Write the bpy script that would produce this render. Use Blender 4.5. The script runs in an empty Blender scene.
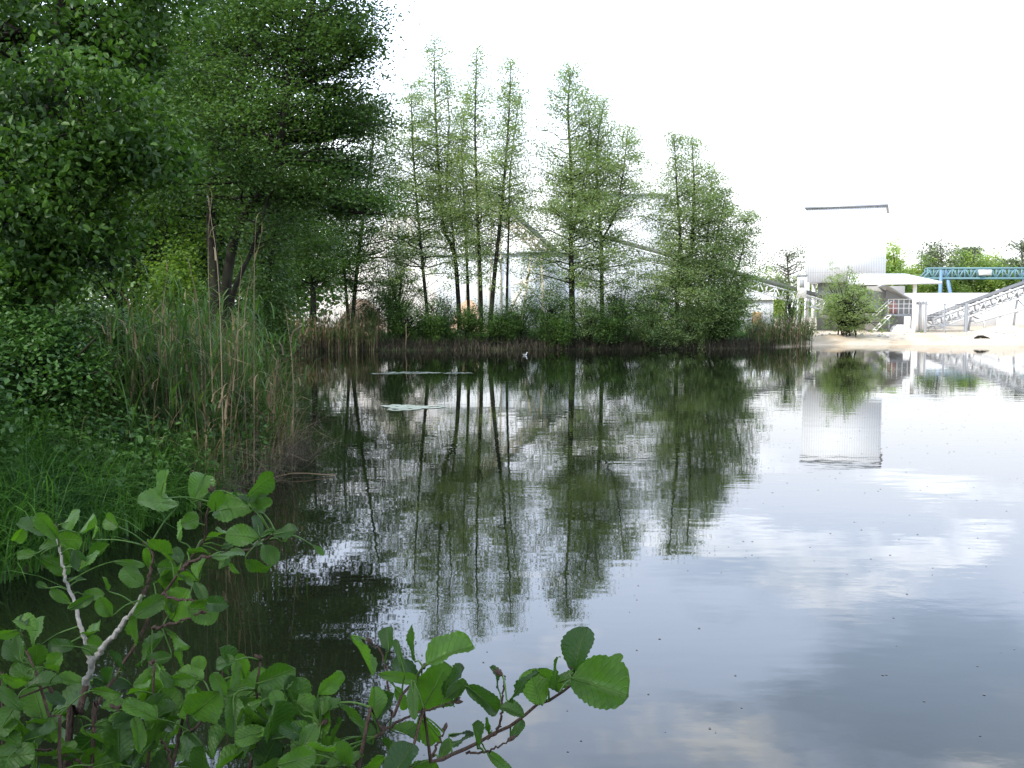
import bpy, math
import numpy as np
R = np.random.default_rng(7)
PI = math.pi
sc = bpy.context.scene
COL = sc.collection
V = lambda *a: np.array(a, float)

# ---------------------------------------------------------------- camera geometry
F = 1000.0; HY = 308.0; CH = 2.1
TH = math.atan((384 - HY) / F)
def ray(px, py):
    x = (px - 512) / F; y = -(py - 384) / F
    c, s = math.cos(TH), math.sin(TH)
    return V(x, c + y * s, y * c - s)
def at(px, py, D):
    r = ray(px, py); return V(0, 0, CH) + r * (D / r[1])

# ---------------------------------------------------------------- materials
def nt(name):
    m = bpy.data.materials.new(name); m.use_nodes = True
    t = m.node_tree; t.nodes.clear()
    return m, t, t.nodes, t.links
def out(t, sh):
    o = t.nodes.new('ShaderNodeOutputMaterial'); t.links.new(sh, o.inputs[0]); return o
def rgb(c): return (c[0], c[1], c[2], 1)
def mix(t, f, a, b, mode='MIX'):
    n = t.nodes.new('ShaderNodeMix'); n.data_type = 'RGBA'; n.blend_type = mode
    for s, v in ((n.inputs[0], f), (n.inputs[6], a), (n.inputs[7], b)):
        if isinstance(v, (int, float)): s.default_value = v
        elif isinstance(v, tuple): s.default_value = rgb(v)
        else: t.links.new(v, s)
    return n.outputs[2]
def noise(t, scale, detail=3, vec=None, rough=.55):
    n = t.nodes.new('ShaderNodeTexNoise'); n.inputs['Scale'].default_value = scale
    n.inputs['Detail'].default_value = detail; n.inputs['Roughness'].default_value = rough
    if vec is not None: t.links.new(vec, n.inputs['Vector'])
    return n.outputs[0]
def ramp(t, f, a, b, ca=0.0, cb=1.0):
    n = t.nodes.new('ShaderNodeMapRange'); t.links.new(f, n.inputs[0])
    n.inputs[1].default_value = a; n.inputs[2].default_value = b
    n.inputs[3].default_value = ca; n.inputs[4].default_value = cb
    n.interpolation_type = 'SMOOTHSTEP'; return n.outputs[0]
def geo(t):
    return t.nodes.new('ShaderNodeNewGeometry').outputs['Position']
def mapping(t, v, scale, loc=(0, 0, 0)):
    n = t.nodes.new('ShaderNodeMapping'); n.inputs['Scale'].default_value = scale; n.inputs['Location'].default_value = loc
    t.links.new(v, n.inputs[0]); return n.outputs[0]
def bsdf(t, col, rough=.6, spec=.5, metal=0.0, normal=None):
    b = t.nodes.new('ShaderNodeBsdfPrincipled')
    if isinstance(col, tuple): b.inputs['Base Color'].default_value = rgb(col)
    else: t.links.new(col, b.inputs['Base Color'])
    if isinstance(rough, (int, float)): b.inputs['Roughness'].default_value = rough
    else: t.links.new(rough, b.inputs['Roughness'])
    b.inputs['Specular IOR Level'].default_value = spec; b.inputs['Metallic'].default_value = metal
    if normal is not None: t.links.new(normal, b.inputs['Normal'])
    return b
def bump(t, h, strength, dist):
    n = t.nodes.new('ShaderNodeBump'); n.inputs['Strength'].default_value = strength
    n.inputs['Distance'].default_value = dist; t.links.new(h, n.inputs['Height']); return n.outputs[0]
def leaf_mat(name, c1, c2, c3, trans=.35, rough=.5, clump=1.2, spec=.3):
    m, t, N, L = nt(name)
    a = N.new('ShaderNodeAttribute'); a.attribute_name = 'tone'
    p = geo(t)
    c = mix(t, a.outputs['Fac'], c1, c2)
    c = mix(t, ramp(t, noise(t, clump, 2, p), .42, .7), c, c3)
    b = bsdf(t, c, rough, spec)
    tr = N.new('ShaderNodeBsdfTranslucent')
    L.new(mix(t, 1.0, c, (1.25, 1.35, .6), 'MULTIPLY'), tr.inputs[0])
    ms = N.new('ShaderNodeMixShader'); ms.inputs[0].default_value = trans
    L.new(b.outputs[0], ms.inputs[1]); L.new(tr.outputs[0], ms.inputs[2]); out(t, ms.outputs[0])
    return m
def bark_mat(name, c1, c2, scale=14):
    m, t, N, L = nt(name)
    p = mapping(t, geo(t), (1, 1, .25))
    n = noise(t, scale, 4, p)
    n2 = noise(t, 1.3, 2, geo(t))
    c = mix(t, n, c1, c2); c = mix(t, ramp(t, n2, .45, .7, 0, .5), c, (.05, .06, .03))
    out(t, bsdf(t, c, .85, .2, normal=bump(t, n, .8, .03)).outputs[0]); return m
def plain(name, c, rough=.6, metal=0., var=.25, scale=2.0, dirt=(.25, .22, .18), spec=.4):
    m, t, N, L = nt(name)
    p = geo(t)
    n = noise(t, scale, 5, mapping(t, p, (1, 1, .35)))
    cc = mix(t, ramp(t, n, .45, .8, 0, var), c, dirt)
    out(t, bsdf(t, cc, rough, spec, metal, bump(t, noise(t, scale * 8, 3, p), .2, .01)).outputs[0]); return m

M = {}
M['alder_leaf'] = leaf_mat('alder_leaf', (.13, .195, .08), (.20, .28, .11), (.10, .165, .075), .45, .5, .8)
M['alder_leaf_pale'] = leaf_mat('alder_leaf_pale', (.21, .285, .13), (.30, .37, .18), (.175, .24, .115), .5, .55, .5)  # haze and glare over far foliage mixed into a paler leaf colour
M['dark_leaf'] = leaf_mat('dark_leaf', (.048, .104, .026), (.098, .175, .038), (.034, .074, .021), .36, .5, .7)
M['maple_leaf'] = leaf_mat('maple_leaf', (.028, .074, .014), (.084, .172, .026), (.018, .046, .012), .36, .45, 1.1)
M['sunlit_leaf'] = leaf_mat('sunlit_leaf', (.10, .19, .032), (.18, .27, .045), (.05, .11, .026), .5, .5, 1.4)  # sunlight on the leaves put into a brighter yellow-green colour
M['shrub_leaf'] = leaf_mat('shrub_leaf', (.062, .125, .04), (.115, .195, .055), (.045, .09, .034), .35, .5, 1.0)
M['nettle_leaf'] = leaf_mat('nettle_leaf', (.040, .098, .022), (.082, .175, .036), (.020, .056, .018), .3, .45, 1.3)
M['willow_leaf'] = leaf_mat('willow_leaf', (.16, .25, .07), (.24, .33, .10), (.12, .20, .06), .5, .5, 1.0)
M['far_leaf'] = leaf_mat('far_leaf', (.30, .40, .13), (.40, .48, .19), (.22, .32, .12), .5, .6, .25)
M['pine_leaf'] = leaf_mat('pine_leaf', (.12, .15, .09), (.17, .20, .12), (.09, .11, .075), .2, .6, .6)
M['grass'] = leaf_mat('grass', (.044, .130, .022), (.10, .235, .038), (.026, .076, .020), .38, .45, 1.6)
M['green_reed'] = leaf_mat('green_reed', (.045, .105, .026), (.11, .20, .045), (.032, .072, .022), .38, .5, 1.5)
M['dry_reed'] = leaf_mat('dry_reed', (.17, .125, .075), (.36, .275, .17), (.11, .08, .05), .2, .7, 1.8)
M['twig'] = leaf_mat('twig', (.045, .040, .026), (.12, .10, .07), (.03, .03, .02), .0, .8, 2.0)
M['bark'] = bark_mat('bark', (.009, .008, .006), (.030, .025, .019))
M['bark_pale'] = bark_mat('bark_pale', (.04, .038, .028), (.11, .10, .075))
M['stem_pale'] = bark_mat('stem_pale', (.20, .19, .17), (.36, .34, .31), 60)
M['stem_dark'] = bark_mat('stem_dark', (.035, .022, .018), (.09, .06, .045), 90)
M['white_steel'] = plain('white_steel', (.78, .78, .76), .45, 0, .12)
M['grey_steel'] = plain('grey_steel', (.32, .34, .36), .5, .3, .3)
M['pale_steel'] = plain('pale_steel', (.62, .63, .63), .5, .1, .3)
M['dark_steel'] = plain('dark_steel', (.07, .07, .075), .6, .1, .3)
M['rubber'] = plain('rubber', (.13, .13, .13), .8, 0, .3)  # belt grey lightened to imitate a light veil of haze
M['rust_steel'] = plain('rust_steel', (.55, .50, .38), .6, .1, .5, dirt=(.22, .13, .07))
M['blue_steel'] = plain('blue_steel', (.15, .26, .42), .45, 0, .15)
M['teal_steel'] = plain('teal_steel', (.12, .235, .265), .45, 0, .2)
M['concrete'] = plain('concrete', (.58, .57, .55), .85, 0, .35, 1.0)
M['pale_concrete'] = plain('pale_concrete', (.80, .79, .77), .85, 0, .2, .5)
M['tan_panel'] = plain('tan_panel', (.55, .36, .20), .7)
M['red_paint'] = plain('red_paint', (.46, .22, .20), .6)
M['grey_wall'] = plain('grey_wall', (.30, .31, .31), .8, 0, .3, .7)
M['shadow_wall'] = plain('shadow_wall', (.34, .33, .32), .85, 0, .3, .7)
M['white_feather'] = plain('white_feather', (.8, .8, .78), .7, 0, .05)
M['bill'] = plain('bill', (.5, .25, .05), .5)

def corrugated(name, c, pitch):
    m, t, N, L = nt(name)
    tc = N.new('ShaderNodeTexCoord').outputs['Object']
    w = N.new('ShaderNodeTexWave'); w.wave_type = 'BANDS'; w.bands_direction = 'X'; w.wave_profile = 'SIN'
    w.inputs['Scale'].default_value = .314 / pitch; L.new(tc, w.inputs[0])
    w2 = N.new('ShaderNodeTexWave'); w2.wave_type = 'BANDS'; w2.bands_direction = 'Z'; w2.wave_profile = 'SAW'
    w2.inputs['Scale'].default_value = .314 / 1.0; L.new(tc, w2.inputs[0])
    cc = mix(t, ramp(t, w.outputs['Fac'], 0.0, .5, .30, 0), c, (.42, .45, .46))
    cc = mix(t, ramp(t, noise(t, .6, 4, mapping(t, tc, (1, 1, .2))), .45, .8, 0, .2), cc, (.5, .48, .42))
    cc = mix(t, ramp(t, w2.outputs['Fac'], .95, 1.0, 0, .35), cc, (.3, .3, .3))
    out(t, bsdf(t, cc, .75, .25, 0, bump(t, w.outputs['Fac'], .3, .02)).outputs[0]); return m
M['corrugated_white'] = corrugated('corrugated_white', (.88, .88, .88), .17)
M['corrugated_blue'] = corrugated('corrugated_blue', (.76, .79, .81), .3)

def heap_mat(name, c1, c2, c3):
    m, t, N, L = nt(name); p = geo(t)
    c = mix(t, noise(t, 6, 6, p), c1, c2); c = mix(t, ramp(t, noise(t, .5, 4, p), .45, .65), c, c3)
    out(t, bsdf(t, c, .95, .1, 0, bump(t, noise(t, 9, 6, p), .6, .08)).outputs[0]); return m
M['sand'] = heap_mat('sand', (.40, .34, .26), (.60, .52, .42), (.46, .37, .27))
M['gravel'] = heap_mat('gravel', (.60, .56, .50), (.74, .70, .63), (.54, .50, .45))
M['orange_soil'] = heap_mat('orange_soil', (.50, .33, .22), (.62, .44, .31), (.45, .33, .24))

# ---------------------------------------------------------------- mesh helpers
class MB:
    """collects quads"""
    def __init__(s): s.v = []; s.f = []; s.t = []; s.n = 0
    def add(s, v, f, tone=0.5):
        v = np.asarray(v, float).reshape(-1, 3); f = np.asarray(f, int).reshape(-1, 4)
        s.v.append(v); s.f.append(f + s.n); s.n += len(v)
        s.t.append(np.broadcast_to(np.asarray(tone, float), (len(f),)).copy())
        return s
    def box(s, c, size, ax=None, ay=None, az=None):
        """box centred at c with full sizes along axes"""
        ax = V(1, 0, 0) if ax is None else np.asarray(ax, float)
        ay = V(0, 1, 0) if ay is None else np.asarray(ay, float)
        az = V(0, 0, 1) if az is None else np.asarray(az, float)
        c = np.asarray(c, float); h = np.array(size) / 2
        v = [c + ax * h[0] * i + ay * h[1] * j + az * h[2] * k for i in (-1, 1) for j in (-1, 1) for k in (-1, 1)]
        return s.add(v, [[0, 1, 3, 2], [4, 6, 7, 5], [0, 4, 5, 1], [2, 3, 7, 6], [0, 2, 6, 4], [1, 5, 7, 3]])
    def bar(s, a, b, w, h=None):
        a = np.asarray(a, float); b = np.asarray(b, float); h = h or w
        d = b - a; L = np.linalg.norm(d); d /= L
        up = V(0, 0, 1) if abs(d[2]) < .95 else V(0, 1, 0)
        x = np.cross(d, up); x /= np.linalg.norm(x); y = np.cross(x, d)
        return s.box((a + b) / 2, (w, h, L), x, y, d)
    def tube(s, pts, rad, sides=6, tone=.5, cap=True):
        pts = np.asarray(pts, float); n = len(pts)
        rad = np.broadcast_to(np.asarray(rad, float), (n,))
        tan = np.gradient(pts, axis=0); tan /= np.linalg.norm(tan, axis=1)[:, None] + 1e-9
        ref = V(.31, .95, .05) if abs(tan[0][2]) > .7 else V(0, 0, 1)
        x = np.cross(tan, ref); x /= np.linalg.norm(x, axis=1)[:, None] + 1e-9
        y = np.cross(tan, x)
        a = np.arange(sides) * 2 * PI / sides
        ring = pts[:, None] + rad[:, None, None] * (np.cos(a)[None, :, None] * x[:, None] + np.sin(a)[None, :, None] * y[:, None])
        i = np.arange(n - 1)[:, None] * sides; j = np.arange(sides)[None]; k = (j + 1) % sides
        f = np.stack(np.broadcast_arrays(i + j, i + k, i + sides + k, i + sides + j), -1)
        s.add(ring, f, tone)
        if cap and sides == 4: s.add(ring[-1], [[0, 1, 2, 3]], tone); s.add(ring[0], [[3, 2, 1, 0]], tone)
        if cap and sides >= 6:
            e = ring[-1]; s.add(e[:4], [[0, 1, 2, 3]], tone)
            if sides >= 6: s.add(np.array([e[0], e[3], e[4], e[5]]), [[0, 1, 2, 3]], tone)
        return s
    def build(s, name, mat, parent=None, smooth=False, weld=False):
        me = bpy.data.meshes.new(name)
        if s.v:
            v = np.concatenate(s.v); f = np.concatenate(s.f); t = np.concatenate(s.t)
            if parent is not None: v = v - np.array(base_of(parent))
            me.vertices.add(len(v)); me.vertices.foreach_set('co', v.astype(np.float32).ravel())
            me.loops.add(f.size); me.loops.foreach_set('vertex_index', f.astype(np.int32).ravel())
            me.polygons.add(len(f)); me.polygons.foreach_set('loop_start', np.arange(0, f.size, 4, dtype=np.int32))
            me.polygons.foreach_set('loop_total', np.full(len(f), 4, dtype=np.int32))
            if smooth: me.polygons.foreach_set('use_smooth', np.ones(len(f), bool))
            at_ = me.attributes.new('tone', 'FLOAT', 'FACE'); at_.data.foreach_set('value', t.astype(np.float32))
            me.update(calc_edges=True); me.validate()
        me.materials.append(mat)
        o = bpy.data.objects.new(name, me); COL.objects.link(o)
        if parent is not None: o.parent = parent
        return o
def base_of(o):
    b = V(0, 0, 0)
    while o is not None: b = b + np.array(o.location); o = o.parent
    return b
def tag(o, label=None, cat=None, group=None, kind=None):
    if label: o['label'] = label
    if cat: o['category'] = cat
    if group: o['group'] = group
    if kind: o['kind'] = kind
    return o
def empty(name, loc, label, cat, group=None):
    o = bpy.data.objects.new(name, None); COL.objects.link(o); o.location = tuple(loc); o.empty_display_size = .3
    return tag(o, label, cat, group)
def unit(v): return v / (np.linalg.norm(v, axis=-1, keepdims=True) + 1e-9)
def catmull(pts, n):
    pts = np.asarray(pts, float)
    if len(pts) == 2: return pts[0] + (pts[1] - pts[0]) * np.linspace(0, 1, n)[:, None]
    P = np.vstack([2 * pts[0] - pts[1], pts, 2 * pts[-1] - pts[-2]])
    seg = np.linalg.norm(np.diff(pts, axis=0), axis=1); cum = np.r_[0, np.cumsum(seg)]
    u = np.linspace(0, cum[-1], n); k = np.clip(np.searchsorted(cum, u, 'right') - 1, 0, len(seg) - 1)
    t = ((u - cum[k]) / (seg[k] + 1e-9))[:, None]
    a, b, c, d = P[k], P[k + 1], P[k + 2], P[k + 3]
    return .5 * (2 * b + (c - a) * t + (2 * a - 5 * b + 4 * c - d) * t**2 + (3 * b - a - 3 * c + d) * t**3)
def add_leaves(mb, c, L, W=None, up=.8, folded=False, dirs=None, tone=None, rng=R):
    """c N x 3 centres, L N lengths. leaf-shaped faces, normals biased upward"""
    N = len(c)
    if N == 0: return
    L = np.broadcast_to(L, (N,)) * rng.uniform(.7, 1.25, N)
    W = L * .62 if W is None else np.broadcast_to(W, (N,)) * (L / L.mean())
    n = rng.normal(size=(N, 3)); n = unit(n); n[:, 2] = np.abs(n[:, 2]) + up; n = unit(n)
    d = rng.normal(size=(N, 3)) if dirs is None else dirs + rng.normal(size=(N, 3)) * .35
    d = unit(d - (d * n).sum(1)[:, None] * n); s = np.cross(n, d)
    L = L[:, None]; W = W[:, None]
    tone = rng.uniform(0, 1, N) if tone is None else tone
    if not folded:
        v = np.stack([c - d * L * .5, c + s * W * .5 + d * L * .08, c + d * L * .5, c - s * W * .5 + d * L * .08], 1)
        mb.add(v, np.arange(4 * N).reshape(N, 4), tone)
    else:
        z = n * W * .22
        v = np.stack([c - d * L * .5, c + d * L * .5, c + s * W * .42 - d * L * .16 + z, c + s * W * .38 + d * L * .22 + z,
                      c - s * W * .42 - d * L * .16 + z, c - s * W * .38 + d * L * .22 + z], 1)
        i = np.arange(N)[:, None] * 6
        f = np.concatenate([i + np.array([[0, 2, 3, 1]]), i + np.array([[1, 5, 4, 0]])], 0)
        mb.add(v, f, np.r_[tone, tone])

# ---------------------------------------------------------------- terrain
LAKE = np.array([(-4.05, 7.6), (-3.75, 9.2), (-3.45, 10.6), (-3.25, 12.6), (-3.3, 14.2), (-4.9, 16.2), (-7.2, 20), (-9.5, 26), (-11.5, 33), (-13, 40),
                 (-12.5, 47.5), (-9, 48.6), (-4, 49.8), (2, 50.6), (7, 51.2), (12, 51.8), (15.5, 54.5), (18, 56.5), (23, 57.3), (29, 56.4), (36, 57.5), (48, 58), (62, 55),
                 (75, 40), (75, 10), (60, -6), (30, -6), (12, -1.5), (5, 1.3), (1.5, 1.9), (-1, 2.1), (-2.6, 2.9), (-4.6, 4.4), (-4.9, 6.0)])
def sdf(x, y):
    x = np.asarray(x, float); y = np.asarray(y, float)
    P = LAKE; Q = np.roll(P, -1, 0); d = np.full(x.shape, 1e9); ins = np.zeros(x.shape, bool)
    for (ax, ay), (bx, by) in zip(P, Q):
        ex, ey = bx - ax, by - ay; wx, wy = x - ax, y - ay
        t = np.clip((wx * ex + wy * ey) / (ex * ex + ey * ey), 0, 1)
        d = np.minimum(d, np.hypot(wx - ex * t, wy - ey * t))
        c = ((ay <= y) & (by > y)) | ((by <= y) & (ay > y))
        with np.errstate(divide='ignore', invalid='ignore'):
            ins ^= c & (x < ax + (y - ay) / (by - ay + 1e-12) * ex)
    return np.where(ins, -d, d)
def hn(x, y):
    return (np.sin(x * .9 + 1.3 * np.sin(y * .7)) + np.sin(y * 1.1 + 1.7 * np.sin(x * .6)) + .5 * np.sin(x * 2.7 + y * 1.9)) / 2.5
def height(x, y):
    x = np.asarray(x, float); y = np.asarray(y, float)
    d = sdf(x, y) + .18 * hn(x * 1.5, y * 1.5)
    right = 1 / (1 + np.exp(-(x - 15) / 2.))
    near = 1 / (1 + np.exp((y - 30) / 5.))
    top = .45 * (1 - near) * (1 - right) + .75 * near * (1 - right) + .42 * right
    w = 1.1 * (1 - right) + 3.5 * right
    o = top * (1 - np.exp(-np.maximum(d, 0) / w)) + .06 * hn(x * .5, y * .5) * np.minimum(np.maximum(d, 0), 1) + .03
    far = np.clip((np.hypot(x, y) - 110) / 300, 0, 1)
    return np.where(d > 0, o + far * 2.0, np.maximum(-1.6, .5 * d))
def gz(x, y): return float(height(V(x), V(y))[0])

def sheet(name, xs, ys, zf, mat, smooth=True):
    X, Y = np.meshgrid(xs, ys); Z = zf(X, Y)
    ny, nx = X.shape; i = np.arange(ny - 1)[:, None] * nx + np.arange(nx - 1)[None]
    mb = MB(); mb.add(np.stack([X, Y, Z], -1).reshape(-1, 3), np.stack([i, i + 1, i + nx + 1, i + nx], -1))
    return mb.build(name, mat, smooth=smooth)
m, t, N, L = nt('ground')
p = geo(t)
c = mix(t, noise(t, 2.5, 6, p), (.035, .03, .02), (.075, .065, .04))
c = mix(t, ramp(t, noise(t, .8, 4, p), .4, .6), c, (.035, .065, .022))
sx = N.new('ShaderNodeSeparateXYZ'); L.new(p, sx.inputs[0])
mx = N.new('ShaderNodeMath'); mx.operation = 'ADD'; L.new(sx.outputs[0], mx.inputs[0])
mn = N.new('ShaderNodeMath'); mn.operation = 'MULTIPLY'; mn.inputs[1].default_value = 6; L.new(noise(t, .25, 3, p), mn.inputs[0]); L.new(mn.outputs[0], mx.inputs[1])
c = mix(t, ramp(t, mx.outputs[0], 16, 19), c, mix(t, noise(t, 3, 5, p), (.34, .28, .20), (.50, .43, .33)))
c = mix(t, ramp(t, sx.outputs[1], 120, 160), c, (.06, .10, .03))
out(t, bsdf(t, c, .95, .1, 0, bump(t, noise(t, 6, 5, p), .5, .05)).outputs[0]); M['ground'] = m
def spread(a, b, step, far, n):
    g = np.geomspace(step, far, n); return np.r_[a - g[::-1], np.arange(a, b + step / 2, step), b + g]
g = sheet('ground', spread(-20, 80, .4, 900, 26), spread(-8, 75, .4, 900, 26), height, M['ground']); tag(g, kind='structure', label='earth banks round the pond')

m, t, N, L = nt('water'); p = geo(t)
sep = N.new('ShaderNodeSeparateXYZ'); L.new(p, sep.inputs[0])
n1 = noise(t, 1.0, 2, mapping(t, p, (1.1, 2.2, 1)))
n2 = noise(t, 1.0, 2, mapping(t, p, (5.5, 8.0, 1)))
n3 = noise(t, 1.0, 2, mapping(t, p, (.16, .3, 1), (3, 1, 0)))
n4 = noise(t, 1.0, 1, mapping(t, p, (20, 28, 1)))
def mth(op, a, b):
    n = N.new('ShaderNodeMath'); n.operation = op
    for s, v in zip(n.inputs, (a, b)):
        if isinstance(v, (int, float)): s.default_value = v
        else: L.new(v, s)
    return n.outputs[0]
amp = ramp(t, n3, .42, .66, .2, 1.0)
h = mth('ADD', mth('MULTIPLY', n1, .8), mth('MULTIPLY', mth('MULTIPLY', n2, .15), amp))
h = mth('ADD', h, mth('MULTIPLY', mth('MULTIPLY', n4, .035), ramp(t, n3, .5, .62)))
murk = mix(t, noise(t, .7, 3, p), (.004, .006, .003), (.007, .009, .005))
b = bsdf(t, murk, .02, .5, 0, bump(t, h, 1.0, .0024)); b.inputs['IOR'].default_value = 1.333
out(t, b.outputs[0]); M['water'] = m
w = sheet('pond_water', np.linspace(-16, 78, 3), np.linspace(-8, 62, 3), lambda X, Y: X * 0, M['water'], False)
tag(w, kind='structure', label='still dark pond water mirroring trees and sky')

# sand beach on the right shore
def beach_h(x, y):
    h = height(x, y); u = (x - 16) / 60
    e = np.minimum(np.minimum((x - 16.5) / 2.5, (68 - y) / 4), 1)
    return h + .10 * np.clip(e, -.6, 1) + .05 * hn(x * 2.3, y * 3.1) + .22 * np.exp(-((x - 27) / 6)**2 - ((y - 60) / 1.6)**2) + .12 * np.exp(-((x - 19) / 2)**2 - ((y - 59) / 1)**2)
bs = sheet('sand_beach', np.arange(15, 72, .3), np.arange(54, 70, .2), beach_h, M['sand']); tag(bs, kind='structure', label='pale sandy shore on the far side of the pond')

# ---------------------------------------------------------------- trees
def grow(trunk, crown, path, r0, lo, Lmax, nb, leafL, dens, prof, rng, elev=(.1, .5), droop=.1, sec=.34, flat=.5, side=None, up=.5, minr=.0035, gap=.12, top_r=.012, secl=1.0, fill=3.8, spread_=.20):
    """one leader with whorled limbs and flat leafy sprays"""
    n = 26; T = catmull(path, n); hgt = T[-1][2] - T[0][2]
    tt = np.linspace(0, 1, n); rad = r0 * (1 - tt)**.8 + top_r; rad[0] *= 1.35
    trunk.tube(T, rad, 8)
    C = []; D = []
    for i in range(nb):
        u = lo + (1 - lo) * ((i + rng.uniform(0, 1)) / nb)
        if rng.uniform() < gap: continue
        k = u * (n - 1); k0 = min(int(k), n - 2); o = T[k0] + (T[k0 + 1] - T[k0]) * (k - k0)
        rr = np.interp(u, tt, rad)
        az = i * 2.399 + rng.uniform(-.7, .7)
        if side is not None and rng.uniform() < side[1]: az = side[0] + rng.normal() * .7
        Lb = Lmax * prof(u) * rng.uniform(.5, 1.2)
        if Lb < .12: continue
        el = rng.uniform(*elev) + .5 * u**3
        d0 = V(math.cos(az) * math.cos(el), math.sin(az) * math.cos(el), math.sin(el))
        m_ = 6; s = np.linspace(0, 1, m_)[:, None]
        side_v = unit(np.cross(d0, V(0, 0, 1))); bend = rng.normal() * .15
        B = o + d0 * Lb * s + side_v * bend * Lb * s**2 + V(0, 0, -droop * Lb) * s**2
        B[1:] += rng.normal(size=(m_ - 1, 3)) * .03 * Lb
        rb = min(rr * .5, .008 + .011 * Lb)
        trunk.tube(B, np.linspace(rb, minr, m_), 4, cap=False)
        ns = max(3, int(Lb / sec))
        for j in range(ns):
            v = .22 + .78 * (j + rng.uniform()) / ns; k = v * (m_ - 1); k1 = min(int(k), m_ - 2)
            q = B[k1] + (B[k1 + 1] - B[k1]) * (k - k1)
            sg = 1 if j % 2 else -1
            d = d0 * rng.uniform(.35, .9) + side_v * sg * rng.uniform(.5, 1.0) + V(0, 0, rng.uniform(-.15, .4)); d = unit(d)
            l2 = secl * (.18 + .34 * Lb * (1.15 - v)) * rng.uniform(.6, 1.3)
            e = q + d * l2; e[2] -= .08 * l2
            trunk.tube(np.array([q, (q + e) / 2 + V(0, 0, .03 * l2), e]), [minr, minr * .8, minr * .45], 3, cap=False)
            nl = max(5, int(dens * fill * (l2 + .25) * rng.uniform(.5, 1.4)))
            sp = rng.uniform(.15, 1.1, nl)[:, None]
            C.append(q + (e - q) * sp + rng.normal(size=(nl, 3)) * np.array([1, 1, flat]) * (spread_ + .22 * l2))
            D.append(np.broadcast_to(d, (nl, 3)))
    if C:
        add_leaves(crown, np.concatenate(C), leafL, up=up, dirs=np.concatenate(D), rng=rng)

def alder_prof(u): return 1.45 * (1 - u)**.6 * (1 - .35 * max(0, .25 - u) / .25) + .14
def tree(name, label, base_px, D, leaders, group=None, leaf='alder_leaf', bark='bark', leafL=.10, seed=1, cat='tree', **kw):
    """leaders: list of (pixel path, distance offset, r0, lo, Lmax, nb, dens)"""
    rng = np.random.default_rng(seed)
    b = at(base_px[0], base_px[1], D); b[2] = gz(b[0], b[1]) - .1
    root = empty(name, b, label, cat, group)
    tr, cr = MB(), MB()
    for (path, dd, r0, lo, Lm, nb, dens) in leaders:
        pts = [at(x, y, D + dd * i / max(1, len(path) - 1)) for i, (x, y) in enumerate(path)]
        k = dict(prof=alder_prof, rng=rng); k.update(kw)
        grow(tr, cr, pts, r0, lo, Lm, nb, leafL, dens, **k)
        T = catmull(pts, 40); C = []
        for i in range(int(nb * 1.5)):
            u = lo * .75 + (1 - lo * .75) * rng.uniform(0, 1)**1.15; q0 = T[int(u * 39)]
            R_ = Lm * 1.3 * min(1.15, 1.55 * (1 - u)**.72 + .05) * (.70 + .30 * math.sin(11 * u + seed)) * (1.35 if rng.uniform() < .18 else 1); az = rng.uniform(0, 2 * PI); rr = R_ * rng.uniform(.15, 1)**.6
            q = q0 + V(math.cos(az) * rr, math.sin(az) * rr, rr * rng.uniform(-.1, .35)); kk = int(rng.uniform(25, 95) * min(1, 1.9 * (1 - u) + .25)); sg = rng.uniform(.18, .38)
            C.append(q + rng.normal(size=(kk, 3)) * np.array([1, 1, .42]) * sg)
            if i % 2 == 0: s0 = q0 - V(0, 0, .3 * rr); tr.tube(np.array([s0, (s0 + q) / 2 + V(0, 0, .08 * rr), q]), [.014, .009, .004], 3, cap=False)
        add_leaves(cr, np.concatenate(C), leafL * 1.05, up=.5, rng=rng)
    tr.build('trunk', M[bark], root, smooth=True)
    cr.build('crown', M[leaf], root)
    return root

DS = 52.5
GA = 'slender alders in a row on the far bank'
kw = dict(leaf='alder_leaf_pale', group=GA)
tree('alder_tree', 'leftmost slender alder of the row, its bare trunk leaning left towards the top', (430, 338), DS, [([(430, 340), (425, 290), (419, 225), (413, 150), (411, 85)], .5, .10, .26, 2.7, 90, 15)], seed=11, **kw)
tree('alder_tree', 'tallest alder of the row, two stems joining low in a bent fork', (459, 338), DS + .5, [([(460, 340), (458, 295), (454, 252), (443, 226), (439, 170), (435, 100), (434, 38)], .6, .13, .36, 2.1, 95, 15),
      ([(455, 255), (452, 225), (447, 185), (449, 120), (446, 75)], .8, .06, .25, 1.5, 40, 14)], seed=12, **kw)
tree('alder_tree', 'thin straight alder just right of the bent forked one', (468, 338), DS + 1.5, [([(469, 340), (468, 290), (465, 220), (462, 150), (466, 95)], .5, .09, .35, 1.5, 55, 13)], seed=13, **kw)
tree('alder_tree', 'straight alder with a narrow pointed crown, third tall top from the left', (481, 342), DS, [([(481, 344), (481, 300), (478, 220), (475, 130), (477, 48)], -.5, .11, .33, 1.7, 85, 14)], seed=14, **kw)
tree('alder_tree', 'alder whose dark trunk leans right in front of the conveyor trestle', (490, 342), DS - .5, [([(490, 344), (491, 315), (496, 260), (502, 205), (508, 130), (511, 62)], -.4, .13, .42, 1.9, 80, 15)], seed=15, **kw)
tree('alder_tree', 'thin alder stem close right of the trunk leaning right', (507, 340), DS + .5, [([(507, 342), (507, 290), (509, 220), (510, 175), (516, 120), (520, 92)], .5, .07, .40, 1.4, 45, 13)], seed=16, **kw)
tree('alder_tree', 'sturdy straight alder with broad crown in the middle of the row', (572, 344), DS, [([(573, 346), (572, 300), (571, 240), (571, 170), (568, 110), (571, 68)], 0, .17, .22, 2.5, 120, 17),
      ([(574, 232), (581, 195), (590, 140), (586, 95)], 1, .06, .2, 1.6, 45, 15)], seed=17, **kw)
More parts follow.
